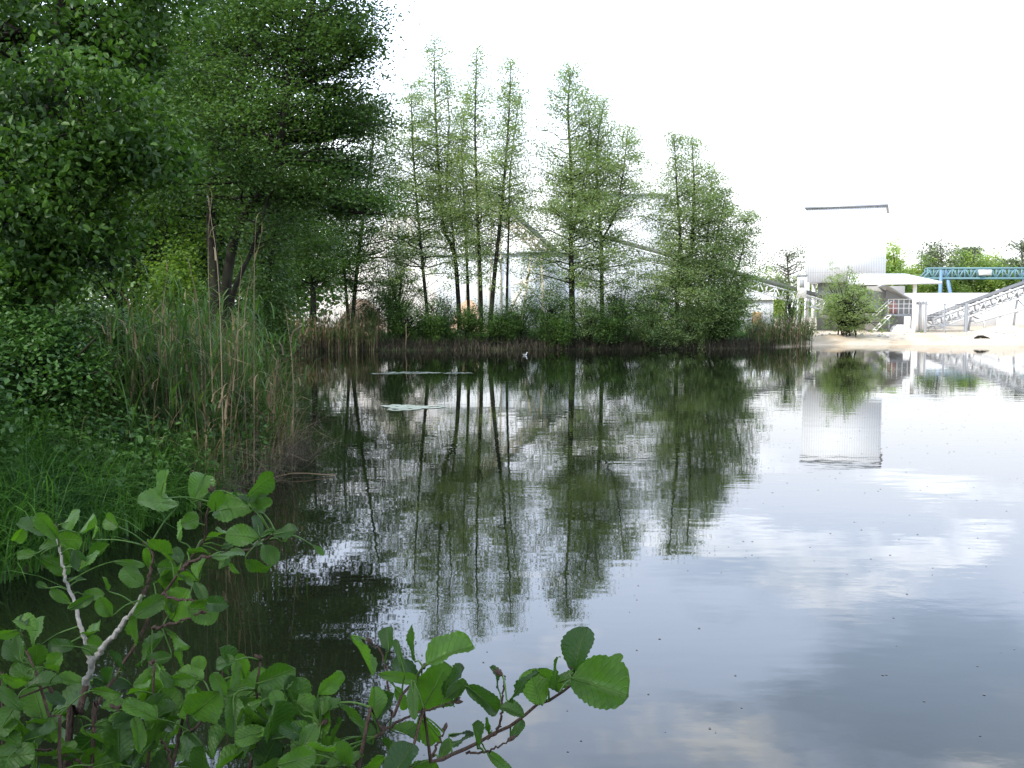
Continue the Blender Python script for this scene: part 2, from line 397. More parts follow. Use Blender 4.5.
tree('alder_tree', 'alder with upswept side limb right of the sturdy straight one', (602, 343), DS + 1, [([(603, 345), (602, 300), (601, 240), (597, 190), (598, 140), (604, 100)], .3, .12, .20, 2.2, 95, 17),
      ([(603, 238), (615, 215), (622, 180), (628, 130)], -.6, .05, .2, 1.9, 55, 16)], seed=18, **kw)
tree('alder_tree', 'left of two close alder trunks at the right end of the row', (677, 342), DS, [([(678, 344), (677, 300), (680, 240), (677, 190), (674, 136)], .4, .12, .2, 1.8, 80, 16)], seed=19, **kw)
tree('alder_tree', 'right of two close alder trunks, behind the round shrubby alder', (686, 342), DS + .4, [([(687, 344), (688, 300), (692, 240), (694, 190), (692, 142)], .4, .14, .2, 2.2, 90, 17)], seed=20, **kw)
tree('alder_tree', 'low shrubby alder with many stems bulging over the water at the row end', (703, 343), DS + .3, [
      ([(700, 344), (706, 300), (716, 240), (726, 195)], .5, .07, .12, 2.1, 62, 19), ([(706, 344), (722, 300), (740, 260), (748, 215)], 0, .06, .12, 1.7, 56, 19),
      ([(698, 344), (702, 290), (708, 230), (712, 172)], 1., .06, .15, 2.0, 50, 17), ([(710, 344), (724, 320), (736, 300), (745, 280)], -.6, .05, .1, 1.4, 34, 20)],
      seed=21, leaf='alder_leaf', group=GA)

# smaller, darker trees at the left end of the far bank
kw = dict(leaf='dark_leaf', group='dark trees at the left end of the far bank')
tree('alder_tree', 'dark alder with a plain upright trunk rising out of the far left reeds', (313, 336), 49.5, [([(314, 340), (313, 290), (311, 220), (313, 150)], 0, .16, .25, 2.6, 70, 20)], seed=31, **kw)
tree('alder_tree', 'dark twin stemmed alder between the far left reeds and sand heap', (352, 336), 51, [([(352, 338), (355, 290), (363, 220), (372, 150), (376, 100)], .5, .11, .2, 2.7, 90, 15), ([(350, 338), (346, 290), (341, 220), (344, 160)], .5, .08, .25, 2.0, 50, 18)], seed=32, **kw)
tree('alder_tree', 'thin dark alder standing furthest left along the far reeds', (283, 336), 50, [([(282, 338), (279, 280), (282, 220), (280, 150)], 0, .10, .25, 2.4, 60, 22)], seed=33, **kw)

def crown_clumps(cr, tr, c, rad, nclump, per, cl_r, leafL, rng, base=None, up=.6, folded=False, low=-.5, shell=.45, flat=.7):
    """leaf clumps spread over an uneven ellipsoid volume, each hung on a limb"""
    c = np.asarray(c, float); rad = np.asarray(rad, float); P = []
    while len(P) < nclump:
        q = unit(rng.normal(size=3)) * rng.uniform(shell, 1.0)
        q *= .8 + .2 * math.sin(3 * q[0] + 2 * q[2] + c[0])
        if q[2] < low: continue
        P.append(c + q * rad)
    C = []
    for i, q in enumerate(P):
        k = int(per * rng.uniform(.5, 1.4)); r = cl_r * rng.uniform(.6, 1.35)
        C.append(q + rng.normal(size=(k, 3)) * np.array([1, 1, flat]) * r * .55)
        if base is not None and i % 2 == 0:
            b0 = base + (c - base) * rng.uniform(.2, 1.0); mid = (b0 + q) / 2 + V(0, 0, .05 * np.linalg.norm(q - b0))
            tr.tube(catmull([b0, mid, q], 5), np.linspace(.05, .010, 5) * min(1, rad.mean() / 3)**1.5, 4, cap=False)
    add_leaves(cr, np.concatenate(C), leafL, up=up, folded=folded, rng=rng)

# big dark alder leaning over the left bank
def big_dark():
    rng = np.random.default_rng(5); D = 24.0
    b = at(222, 392, D); b[2] = gz(b[0], b[1]) - .1
    root = empty('alder_tree', b, 'big dark alder with forked black trunks on the left bank behind tall reeds', 'tree')
    tr, cr = MB(), MB()
    def P(l, dd=0): return [at(x, y, D + dd * i / (len(l) - 1)) for i, (x, y) in enumerate(l)]
    kw = dict(rng=rng, elev=(-.05, .6), sec=.30, droop=.05, flat=.4, gap=.10, fill=2.3, spread_=.15)
    kw['secl'] = 1.25
    pr = lambda u: .35 + .65 * math.sin(PI * min(1, .15 + .85 * u))
    grow(tr, cr, P([(217, 395), (216, 300), (211, 225), (214, 160), (231, 112), (242, 70), (262, 20), (280, -70), (290, -150)], 1.5), .135, .40, 2.7, 120, .085, 34, pr, **kw)
    grow(tr, cr, P([(224, 395), (226, 290), (240, 222), (266, 186), (281, 135), (290, 70), (312, 5), (325, -90)], -1.5), .135, .38, 2.7, 110, .085, 34, pr, **kw)
    grow(tr, cr, P([(226, 380), (232, 300), (252, 250), (268, 200), (274, 190)], -2.), .08, .6, 1.6, 18, .085, 30, pr, **kw)
    grow(tr, cr, P([(272, 195), (312, 196), (345, 210), (385, 215)], -1.0), .10, .15, 1.3, 40, .085, 34, pr, **kw)
    grow(tr, cr, P([(284, 90), (310, 82), (340, 68), (368, 40)], -1.0), .07, .2, 1.3, 34, .085, 32, pr, **kw)
    grow(tr, cr, P([(281, 138), (320, 140), (350, 130), (372, 120)], 1.0), .07, .2, 1.4, 34, .085, 34, pr, **kw)
    grow(tr, cr, P([(300, 40), (325, 10), (350, -20), (362, -60)], 1.0), .07, .2, 1.5, 34, .085, 32, pr, **kw)
    for (x, y, dd, rx, rz, n) in ((338, 120, 0, 1.0, .6, 40), (352, 170, .5, .8, .45, 30), (312, 245, 3, 1.1, .6, 30), (195, 150, 4, 1.5, 1.2, 60), (300, 150, 4, 1.2, .8, 44), (230, 30, 1.5, 1.9, 1.2, 60), (300, 40, 0, 1.5, 1.2, 56), (205, 110, 3.5, 1.3, .9, 42), (330, 95, .5, 1.0, .7, 34), (262, 110, 3.5, 1.5, 1.0, 46), (320, 165, 1, 1.1, .55, 36),
                                  (205, 200, 4, 1.2, .7, 36), (345, 210, .5, .9, .3, 24), (290, 215, 4, 1.2, .5, 32), (350, 20, 0, .7, .5, 20), (250, -60, 1, 2.2, 1.2, 40), (185, 60, 2.5, 1.0, .8, 26)):
        crown_clumps(cr, tr, at(x, y, D + dd), (rx, rx, rz), int(n * .62), 90, .50, .095, rng, low=-1.2, shell=.3, flat=.28)
    tr.build('trunk', M['bark'], root, smooth=True); cr.build('crown', M['dark_leaf'], root)
big_dark()

# broadleaf tree at the left edge, close to the camera
def left_maple():
    rng = np.random.default_rng(6); D = 11.5
    b = at(40, 420, D); b[2] = gz(b[0], b[1]) - .1
    root = empty('broadleaf_tree', b, 'large broadleaf tree filling the upper left corner, closest to the camera', 'tree')
    tr, cr = MB(), MB()
    T = [at(x, y, D) for x, y in ((30, 470), (40, 300), (52, 150), (62, 10), (64, -150))]
    tr.tube(catmull(T, 20), np.linspace(.20, .06, 20), 10)
    base = at(45, 250, D)
    for (x, y, dd, rx, rz, n) in ((60, -30, 0, 1.9, 1.5, 75), (90, 120, -.6, 1.35, 1.1, 70), (150, 158, -.4, .8, .42, 34), (10, 180, -.8, 1.3, 1.0, 60), (-60, 60, 0, 1.8, 1.8, 50),
                                  (60, 225, -.2, 1.25, .6, 46), (28, 268, -.5, .9, .42, 40), (-30, 300, -.3, .9, .4, 30), (115, 60, .6, 1.1, .8, 44), (-20, 250, .4, 1.3, .7, 36), (150, -20, .8, .8, .8, 26)):
        crown_clumps(cr, tr, at(x, y, D + dd), (rx, rx, rz), n, 74, .34, .085, rng, up=.15, base=base if y > 60 else at(62, 20, D), folded=True, low=-1.2, shell=.3)
    tr.build('trunk', M['bark'], root, smooth=True); cr.build('crown', M['maple_leaf'], root)
left_maple()

def bushy_tree(label, px, base_y, D, top_y, wpx, seed, leaf, leafL, n, per, group=None, name='broadleaf_tree', cat='tree', bark='bark', clr=.6, folded=False, r0=.14, z0=None, foli='crown'):
    rng = np.random.default_rng(seed)
    b = at(px, base_y, D); b[2] = gz(b[0], b[1]) - .05 if z0 is None else z0
    top = at(px, top_y, D)[2]; root = empty(name, b, label, cat, group)
    tr, cr = MB(), MB(); W = wpx / F * D / 2; H = top - b[2]
    tr.tube(catmull([b, b + V(.05 * W, 0, H * .4), b + V(-.04 * W, 0, H * .85)], 10), np.linspace(r0, r0 * .2, 10), 7)
    for i in range(5):
        a = rng.uniform(0, 2 * PI); c = b + V(math.cos(a) * W * .38, math.sin(a) * W * .38, H * (.34 + .1 * i + rng.uniform(-.05, .05)))
        crown_clumps(cr, tr, c, (W * .62, W * .62, H * .32), n // 3, int(per * 1.3), clr, leafL * 1.15, rng, base=b + V(0, 0, H * .15), folded=folded, low=-1.2, shell=.2)
    tr.build('trunk', M[bark], root, smooth=True); cr.build(foli, M[leaf], root)
    return root
# trees behind, filling the wood on the left
GB = 'wood behind the left bank'
bushy_tree('sunlit yellow green tree glowing between the dark trees on the left bank', 132, 330, 26, 140, 200, 41, 'sunlit_leaf', .09, 130, 42, GB, clr=.7)
bushy_tree('small sunlit bush low at the foot of the glowing tree', 170, 330, 22, 232, 80, 42, 'sunlit_leaf', .085, 70, 60, GB, clr=.45)
bushy_tree('tall dark tree behind the broadleaf crown at the left edge', 25, 330, 24, -120, 210, 43, 'dark_leaf', .12, 240, 70, GB, clr=.8)
bushy_tree('tall dark tree behind the glowing yellow green one', 120, 330, 33, -60, 230, 44, 'dark_leaf', .14, 260, 80, GB, clr=1.1)
bushy_tree('tall dark tree hidden behind the forked black trunks', 215, 330, 36, -50, 170, 45, 'dark_leaf', .14, 230, 75, GB, clr=1.0)
bushy_tree('rounded dark tree low behind the reeds, right of the forked trunks', 262, 335, 40, 150, 90, 46, 'shrub_leaf', .13, 120, 65, GB, clr=.8)
bushy_tree('rounded dark tree furthest left, low behind the bramble bush', -25, 340, 20, 90, 150, 47, 'dark_leaf', .10, 150, 70, GB, clr=.6)

# ---------------------------------------------------------------- shrubs of the far bank
def shrub(name, label, px, D, top_y, wpx, seed, leaf='shrub_leaf', leafL=.085, n=60, per=45, group=None, base_y=345, clr=.32, cat='shrub', depth=1.0, low=-.25, stems=9):
    rng = np.random.default_rng(seed)
    b = at(px, base_y, D); b[2] = gz(b[0], b[1]) - .05
    top = at(px, top_y, D)[2]; H = top - b[2]; W = wpx / F * D / 2
    root = empty(name, b, label, cat, group); st, fo = MB(), MB()
    for i in range(stems):
        a = rng.uniform(0, 2 * PI); r = rng.uniform(.3, .9)
        e = b + V(math.cos(a) * W * r, math.sin(a) * W * r * depth, H * rng.uniform(.4, .7))
        st.tube(catmull([b + V(*rng.normal(size=2) * .12 * W, 0), (b + e) / 2 + V(0, 0, .15 * H), e], 6), np.linspace(.03, .008, 6), 4, cap=False)
    crown_clumps(fo, st, b + V(0, 0, H * .45), (W, W * depth, H * .55), int(n * 2.1), per, clr, leafL, rng, base=b, low=-.75 if low is None else low - .4, shell=.35)
    st.build('stem', M['bark'], root); fo.build('foliage', M[leaf], root); return root
GS = 'shrubs along the foot of the far bank'
far_shrubs = [
 (372, 51.5, 296, 46, 'shrub_leaf', 'dark shrub between the far reeds and the pale stick'),
 (398, 53.0, 262, 62, 'willow_leaf', 'yellow green shrub in front of the sand heap'),
 (405, 50.6, 306, 52, 'dark_leaf', 'low dark shrub directly behind the pale upright stick'),
 (440, 51.8, 292, 50, 'shrub_leaf', 'shrub around the feet of the two leftmost alders'),
 (470, 51.2, 305, 46, 'dark_leaf', 'low dark shrub under the thin straight alders'),
 (520, 51.8, 300, 50, 'shrub_leaf', 'shrub in front of the white shed, behind the white bird'),
 (500, 50.9, 312, 42, 'dark_leaf', 'low shrub left of the white bird, under the leaning alder'),
 (551, 51.9, 276, 52, 'shrub_leaf', 'shrub leaning against the left side of the sturdy straight alder'),
 (588, 51.2, 288, 56, 'alder_leaf', 'bright shrub between the two middle alder trunks'),
 (622, 52.2, 274, 54, 'shrub_leaf', 'tall shrub right of the alder with an upswept limb'),
 (612, 50.9, 308, 62, 'dark_leaf', 'low dark shrub hanging over the water in the middle of the row'),
 (655, 52.0, 286, 56, 'shrub_leaf', 'shrub filling the gap left of the two close alder trunks'),
 (652, 51.2, 312, 50, 'alder_leaf', 'low bright shrub at the waterline, left of the two close trunks'),
 (690, 51.5, 306, 52, 'alder_leaf', 'pale shrub dipping into the water below the two close trunks'),
 (722, 52.2, 300, 50, 'dark_leaf', 'dark shrub under the bulging shrubby alder'),
 (556, 50.8, 316, 44, 'dark_leaf', 'low dark shrub at the waterline, left of the sturdy alder'),
 (436, 50.6, 318, 40, 'dark_leaf', 'lowest dark shrub at the waterline below the tallest alder'),
]
for i, (px, D, ty, wpx, lf, lab) in enumerate(far_shrubs):
    shrub('shrub', lab, px, D, ty - 9, wpx * 1.2, 60 + i, lf, .085, 75, 48, GS)
shrub('shrub', 'spindly pale shrub with see-through top in front of the tower conveyor', 789, 57.5, 264, 44, 90, 'willow_leaf', .08, 46, 26, None, clr=.30, low=-.2)
shrub('shrub', 'broad bright green bush standing alone on the sandy shore', 847, 58.8, 270, 100, 91, 'alder_leaf_pale', .10, 120, 56, None, 334, clr=.33)
shrub('shrub', 'airy upright shoots growing from the top of the lone bush', 843, 59.6, 252, 66, 92, 'alder_leaf_pale', .09, 70, 34, None, 334, clr=.24)
shrub('shrub', 'low green shrub at the foot of the reeds right of the alder row', 757, 54.5, 318, 36, 93, 'alder_leaf', .08, 40, 40, None, 344)
shrub('shrub', 'low green shrub between the reeds and the lone bush', 806, 57.8, 318, 24, 94, 'shrub_leaf', .08, 30, 36, None, 340)

bushy_tree('young pale willow before the sand heap, left of the slender alders', 388, 345, 54, 218, 64, 96, 'willow_leaf', .085, 60, 46, None, clr=.42, r0=.06)
# left bank vegetation
shrub('bramble_bush', 'dense green bramble bush on the left bank above the long grass', 42, 10.6, 282, 205, 101, 'nettle_leaf', .06, 200, 56, None, 430, clr=.20, cat='bush', low=-.4, stems=20)
shrub('bramble_bush', 'smaller bramble bush behind the grass, touching the tall reeds', 128, 12.2, 292, 120, 102, 'nettle_leaf', .06, 120, 52, None, 430, clr=.20, cat='bush', stems=14)
shrub('bramble_bush', 'bramble bush tucked in the left corner above the pond edge', -40, 8.6, 330, 120, 105, 'nettle_leaf', .07, 120, 60, None, 480, clr=.18, cat='bush')

# ---------------------------------------------------------------- grasses and reeds
def blades(mb, base, H, lean, width, rng, seg=4, tone=None, az=None):
    N = len(base); az = rng.uniform(0, 2 * PI, N) if az is None else az
    s = np.linspace(0, 1, seg + 1)
    d = np.stack([np.cos(az), np.sin(az), az * 0], 1); w = np.stack([-np.sin(az), np.cos(az), az * 0], 1)
    c = base[:, None] + d[:, None] * (lean * H)[:, None, None] * (s**2)[None, :, None]
    c[:, :, 2] += H[:, None] * (s - .45 * np.clip(lean, 0, 1.6)[:, None] * s**3)
    ww = (width[:, None] if np.ndim(width) else width) * np.maximum(1 - s**2, .06)[None]
    ww = np.broadcast_to(ww, (N, seg + 1))[..., None]
    v = np.stack([c - w[:, None] * ww / 2, c + w[:, None] * ww / 2], 2)
    i = np.arange(N)[:, None] * 2 * (seg + 1) + np.arange(seg)[None] * 2
    f = np.stack([i, i + 1, i + 3, i + 2], -1)
    tone = rng.uniform(0, 1, N) if tone is None else tone
    mb.add(v, f, np.repeat(tone, seg))
def scatter(n, x0, x1, y0, y1, dmin, dmax, rng):
    P = []
    while sum(map(len, P)) < n:
        x = rng.uniform(x0, x1, 4 * n); y = rng.uniform(y0, y1, 4 * n); d = sdf(x, y)
        k = (d > dmin) & (d < dmax); P.append(np.stack([x[k], y[k], height(x[k], y[k])], 1))
    return np.concatenate(P)[:n]
rng = np.random.default_rng(20)
mb, ms_ = MB(), MB()
b = scatter(2200, -7, -2.6, 7.4, 13, -.12, 2.0, rng); b = b[(b[:, 1] > 9.8 + .7 * np.sin(b[:, 0] * 2)) & (b[:, 0] > -5.2 + .3 * np.sin(b[:, 1] * 3))]
for q in b:
    H = rng.uniform(.35, .85); az = rng.uniform(0, 2 * PI); e = q + V(math.cos(az) * .18 * H, math.sin(az) * .18 * H, H); ms_.tube(np.array([q, (q + e) / 2 + V(0, 0, .03), e]), [.004, .003, .002], 3, .5, cap=False)
    k = int(H * 26); s_ = rng.uniform(.15, 1, k)[:, None]; a_ = rng.uniform(0, 2 * PI, k); dd = np.stack([np.cos(a_), np.sin(a_), -.3 + 0 * a_], 1)
    add_leaves(mb, q + (e - q) * s_ + dd * .05, .066 * rng.uniform(.7, 1.4), up=.7, folded=True, dirs=dd, rng=rng)
tag(mb.build('nettles', M['nettle_leaf']), 'nettles and herbs covering the slope between grass and reeds', kind='stuff')
tag(ms_.build('nettle_stems', M['green_reed']), 'stems of the nettles between grass and reeds', kind='stuff')
mb = MB()
b = scatter(16000, -9, -3, 5.0, 11.0, -.22, 2.6, rng); n = len(b)
b[:, 2] -= .03
tuft = .6 + .4 * np.sin(b[:, 0] * 5.1 + 2 * np.sin(b[:, 1] * 3.7)) * np.sin(b[:, 1] * 4.3)
blades(mb, b, rng.uniform(.45, 1.0, n) * (.65 + .5 * tuft), rng.uniform(.3, 1.5, n), rng.uniform(.009, .018, n), rng, 6)
tag(mb.build('long_grass', M['grass']), 'long lush grass arching over the left bank', kind='stuff')
mb = MB()
b = scatter(16000, -16, -3, 10, 30, .0, 7, rng); blades(mb, b, rng.uniform(.3, .8, len(b)), rng.uniform(.2, .9, len(b)), rng.uniform(.008, .016, len(b)), rng, 3)
tag(mb.build('bank_grass', M['grass']), 'rough grass growing under the trees on the left bank', kind='stuff')

def reed_bed(dry, green, b, hd, hg, rng, fd=.5, wl=1.0):
    n = len(b); isdry = rng.uniform(size=n) < fd
    for k, mb, hh in ((isdry, dry, hd), (~isdry, green, hg)):
        q = b[k]; m = len(q)
        if not m: continue
        H = rng.uniform(hh[0], hh[1], m); lean = np.abs(rng.normal(size=m)) * .2
        az = rng.uniform(0, 2 * PI, m)
        blades(mb, q, H, lean, np.full(m, .009 * wl), rng, 4, az=az)
        blades(mb, q + V(.002, 0, 0), H * .98, lean, np.full(m, .009 * wl), rng, 4, az=az + PI / 2 * 0.0 + .0)
        for j in range(4):   # leaf blades on each stem
            u = rng.uniform(.3, .92, m); d = np.stack([np.cos(az), np.sin(az), az * 0], 1)
            p = q + d * (lean * H * u**2)[:, None]; p[:, 2] += H * u
            kk = rng.uniform(size=m) < (.85 if mb is green else .40)
            blades(mb, p[kk], rng.uniform(.2, .5, kk.sum()), rng.uniform(.5, 1.8, kk.sum()), rng.uniform(.012, .022, kk.sum()) * wl, rng, 3)
dry, green = MB(), MB()
b = scatter(900, -5.2, -2.5, 10.8, 14.6, -.15, 1.3, rng); b[:, 2] = np.maximum(b[:, 2], -.2)
reed_bed(dry, green, b, (.9, 1.9), (1.0, 2.2), rng, .42, 1.2)
b2 = scatter(900, -5.6, -2.6, 10.4, 14.5, -.25, 1.6, rng); b2[:, 2] = np.maximum(b2[:, 2], 0)
blades(dry, b2, rng.uniform(.5, 1.5, 900), rng.uniform(.3, 1.6, 900), rng.uniform(.005, .011, 900), rng, 5)
b2 = scatter(700, -6.2, -2.6, 10.4, 14.5, -.2, 2.2, rng); b2[:, 2] = np.maximum(b2[:, 2], 0)
blades(green, b2, rng.uniform(.8, 1.9, 700), rng.uniform(.15, .9, 700), rng.uniform(.012, .024, 700), rng, 6)
tag(dry.build('dry_reeds', M['dry_reed']), 'dry tan reed stems standing in the near reed bed', kind='stuff')
tag(green.build('green_reeds', M['green_reed']), 'fresh green reeds mixed into the near reed bed', kind='stuff')
dry, green = MB(), MB()
b = scatter(1700, -14.5, -6.6, 44, 51.5, -.4, 1.6, rng)
b[:, 2] = np.maximum(b[:, 2], -.2); reed_bed(dry, green, b, (1.0, 2.0), (.9, 1.9), rng, .66, 2.0)
tag(dry.build('dry_reeds', M['dry_reed']), 'belt of dry tan reeds at the far left shore', kind='stuff')
tag(green.build('green_reeds', M['green_reed']), 'green shoots in the far left reed belt', kind='stuff')
dry, green = MB(), MB()
b = scatter(520, 12.6, 16.6, 51, 57.5, -.3, 1.5, rng)
b[:, 2] = np.maximum(b[:, 2], -.2); reed_bed(dry, green, b, (.7, 1.9), (.7, 1.8), rng, .6, 2.2)
tag(dry.build('dry_reeds', M['dry_reed']), 'dry reeds between the alder row and the sandy shore', kind='stuff')
tag(green.build('green_reeds', M['green_reed']), 'green reeds between the alder row and the sandy shore', kind='stuff')
mb = MB()
b = scatter(6000, -13, 14, 47, 53.5, -.35, .9, rng); b[:, 2] = np.maximum(b[:, 2], -.1)
blades(mb, b, rng.uniform(.3, 1.0, len(b)), rng.uniform(.3, 1.4, len(b)), rng.uniform(.015, .03, len(b)), rng, 3)
tag(mb.build('dead_undergrowth', M['twig']), 'brown dead stalks along the foot of the far bank', kind='stuff')
mb = MB()
b = scatter(9000, -16, 16, 49.5, 60, .4, 6, rng); blades(mb, b, rng.uniform(.3, .9, len(b)), rng.uniform(.2, .9, len(b)), rng.uniform(.02, .04, len(b)), rng, 3)
b = scatter(3000, 27, 60, 60, 68, 2, 12, rng); b = b[(hn(b[:, 0] * .6, b[:, 1] * .6) > .0)]
blades(mb, b, rng.uniform(.15, .45, len(b)), rng.uniform(.2, .9, len(b)), rng.uniform(.02, .04, len(b)), rng, 3)
tag(mb.build('far_grass', M['grass']), 'grass growing on top of the far bank', kind='stuff')
# dead twiggy tangle at the reed foot
mb = MB()
b = scatter(520, -4.0, -2.5, 10.5, 15, -.5, .5, rng); b[:, 2] = np.maximum(b[:, 2], .0)
for q in b:
    az = rng.uniform(0, 2 * PI); l = rng.uniform(.35, 1.0); e = q + V(math.cos(az) * l * .6, math.sin(az) * l * .6, rng.uniform(.1, .95) * l)
    mid = (q + e) / 2 + rng.normal(size=3) * .06
    P = catmull([q, mid, e], 5); tn = rng.uniform(); mb.tube(P, np.linspace(.004, .0015, 5), 3, tn, cap=False)
    for j in range(3):
        s = P[rng.integers(1, 4)]; e2 = s + rng.normal(size=3) * .16; mb.tube(np.array([s, (s + e2) / 2 + rng.normal(size=3) * .02, e2]), [.0022, .0015, .001], 3, tn, cap=False)
tag(mb.build('dead_twigs', M['twig']), 'tangle of grey dead twigs at the water edge under the reeds', kind='stuff')

# tall single dry reed stalks
stalks = [((214, 395), (208, 260), (212, 196), 11.2, 'tallest dry reed stalk, thin and nearly straight, left of the others'),
          ((222, 395), (219, 290), (209, 205), 11.0, 'dry reed stalk leaning left against the tallest one'),
          ((252, 400), (254, 280), (256, 222), 11.6, 'upright dry reed stalk right of the forked black trunk'),
          ((246, 400), (244, 320), (262, 232), 11.8, 'dry reed stalk leaning right with a bent tip'),
          ((235, 400), (238, 320), (242, 262), 11.9, 'short dry reed stalk between the leaning ones'),
          ((291, 470), (293, 380), (286, 310), 12.6, 'dry stalk standing in the water at the right edge of the reeds'),
          ((203, 395), (199, 320), (190, 268), 11.3, 'short dry reed stalk leaning left over the bushes'),
          ((165, 410), (161, 340), (167, 270), 11.6, 'thin dry stalk rising from the bramble bush')]
for (a, bb, c, D, lab) in stalks:
    A = at(*a, D); A[2] = min(A[2], gz(A[0], A[1])); Bp, Cp = at(*bb, D), at(*c, D)
    root = empty('reed_stalk', A, lab, 'reed stalk', 'tall dry reed stalks above the reed bed')
    mb = MB(); mb.tube(catmull([A, Bp, Cp], 14), np.linspace(.007, .003, 14), 5, .9); mb.build('stem', M['dry_reed'], root)
    for q, h_, l_, w_ in ((Bp + (Cp - Bp) * .35, .3, 1.2, .016), ((Bp + A) / 2, .35, 1.5, .018), (Cp, .2, .8, .01)):
        mb = MB(); blades(mb, np.array([q]), V(h_), V(l_), V(w_), rng, 4, tone=V(.8)); mb.build('leaf', M['dry_reed'], root)
# fallen stalk, stick, weeds, bird
mb = MB(); mb.tube(catmull([at(240, 494, 12.2), at(285, 483, 12.3) * V(1, 1, 0) + V(0, 0, .04), at(335, 481, 12.4) * V(1, 1, 0) + V(0, 0, .012)], 8), .008, 5, .9)
tag(mb.build('fallen_stalk', M['dry_reed']), 'pale fallen stalk lying out over the water from the reeds', 'stalk')
A = at(405, 351, 49.5); A[2] = -.2; Bt = at(406, 324, 49.5)
mb = MB(); mb.tube(catmull([A, (A + Bt) / 2 + V(.03, 0, 0), Bt], 6), np.linspace(.035, .015, 6), 5, .9)
mb.tube([(A + Bt) / 2, at(410, 333, 49.4)], [.015, .008], 4, .9)
tag(mb.build('stick', M['dry_reed']), 'pale bare stick standing upright in the shallows of the far shore', 'stick')
m, t, N, L = nt('pond_weed'); p = geo(t)
out(t, bsdf(t, mix(t, noise(t, 4, 3, p), (.12, .16, .11), (.30, .34, .29)), .55, .5).outputs[0]); M['weed'] = m
def weed(px, py, w, dz, n, lab, seed):
    rng = np.random.default_rng(seed); mb = MB(); c = at(px, py, 1); c = V(0, 0, CH) + (c - V(0, 0, CH)) * (CH / (CH - c[2]))
    W = w / F * c[1] / 2
    for i in range(n):
        a = rng.uniform(0, 2 * PI); r = rng.uniform()**.6 * W * (.75 + .3 * math.sin(3 * a + seed))
        q = c + V(r * math.cos(a), r * math.sin(a) * dz, .003 + rng.uniform(0, .005)); s = rng.uniform(.03, .13); k = rng.uniform(0, PI); s2 = s * rng.uniform(.6, 1)
        mb.add([q + V(s * math.cos(k + j * PI / 2) , s2 * math.sin(k + j * PI / 2), rng.uniform(0, .003)) for j in range(4)], [[0, 1, 2, 3]], rng.uniform())
    tag(mb.build('floating_weed', M['weed']), lab, 'pond weed')
weed(411, 407.5, 72, .9, 210, 'wide patch of grey floating weed, the nearer one', 1)
weed(418, 373, 120, .35, 200, 'thin line of floating weed nearer the far shore', 2)
# specks on the water
mb = MB()
for i in range(900):
    x = rng.uniform(-1, 9); y = rng.uniform(3.5, 24) ; s = rng.uniform(.003, .008) * (1 + y / 14)
    if sdf(V(x), V(y))[0] > -.2: continue
    mb.add([(x - s, y, .003), (x, y - s, .003), (x + s, y, .004), (x, y + s, .003)], [[0, 1, 2, 3]])
tag(mb.build('floating_specks', M['dark_steel']), 'tiny dark seeds floating on the open water', kind='stuff')
# bird
def bird():
    c = at(525, 355.5, 1); c = V(0, 0, CH) + (c - V(0, 0, CH)) * (CH / (CH - c[2]))
    root = empty('water_bird', c, 'small white water bird swimming near the far bank', 'bird')
    mb = MB(); sB = .52; pts = [(-.2, 0, .10), (-.14, 0, .075), (-.04, 0, .06), (.07, 0, .07), (.12, 0, .13), (.13, 0, .20), (.155, 0, .245), (.20, 0, .25), (.235, 0, .24)]
    mb.tube(catmull([V(*p) * sB + c for p in pts], 28), np.interp(np.linspace(0, 1, 28), [0, .12, .35, .5, .62, .72, .82, .92, 1], [.012, .05, .085, .075, .04, .028, .042, .036, .008]) * sB, 10)
    mb.build('body', M['white_feather'], root, smooth=True)
    mb = MB(); mb.tube([c + V(.23, 0, .24) * sB, c + V(.285, 0, .232) * sB], [.009, .003], 6); mb.build('bill', M['bill'], root)
    for s in (-1, 1):
        mb = MB(); mb.tube(catmull([c + V(.08, s * .05, .11) * sB, c + V(-.05, s * .075, .11) * sB, c + V(-.24, s * .02, .13) * sB], 8), np.array([.01, .035, .042, .04, .032, .022, .014, .004]) * sB, 6)
        mb.build('wing', M['grey_wall'], root, smooth=True)
bird()

rg = np.random.default_rng(79); C = []; T_ = MB(); Cr = MB()  # trees added out of view so their shade falls on the near bank
for (x, y, z, rr, n) in ((-7.5, -3.5, 8.5, 2.9, 70), (-12.5, 2.5, 8.5, 3.0, 65), (-3.5, -5.5, 7.5, 2.5, 60)):
    T_.tube(catmull([V(x, y, .4), V(x + .2, y, 4), V(x, y, 9)], 8), np.linspace(.22, .06, 8), 8)
    crown_clumps(Cr, T_, V(x, y, z), (rr, rr, rr), n, 45, .8, .16, rg, base=V(x, y, 4), low=-1.2, shell=.2)
tag(Cr.build('shade_woodland', M['dark_leaf']), 'leafy crowns of trees added out of view to shade the near bank', kind='stuff')
tag(T_.build('shade_woodland_trunks', M['bark']), 'trunks of the trees added out of view to shade the near bank', kind='stuff')

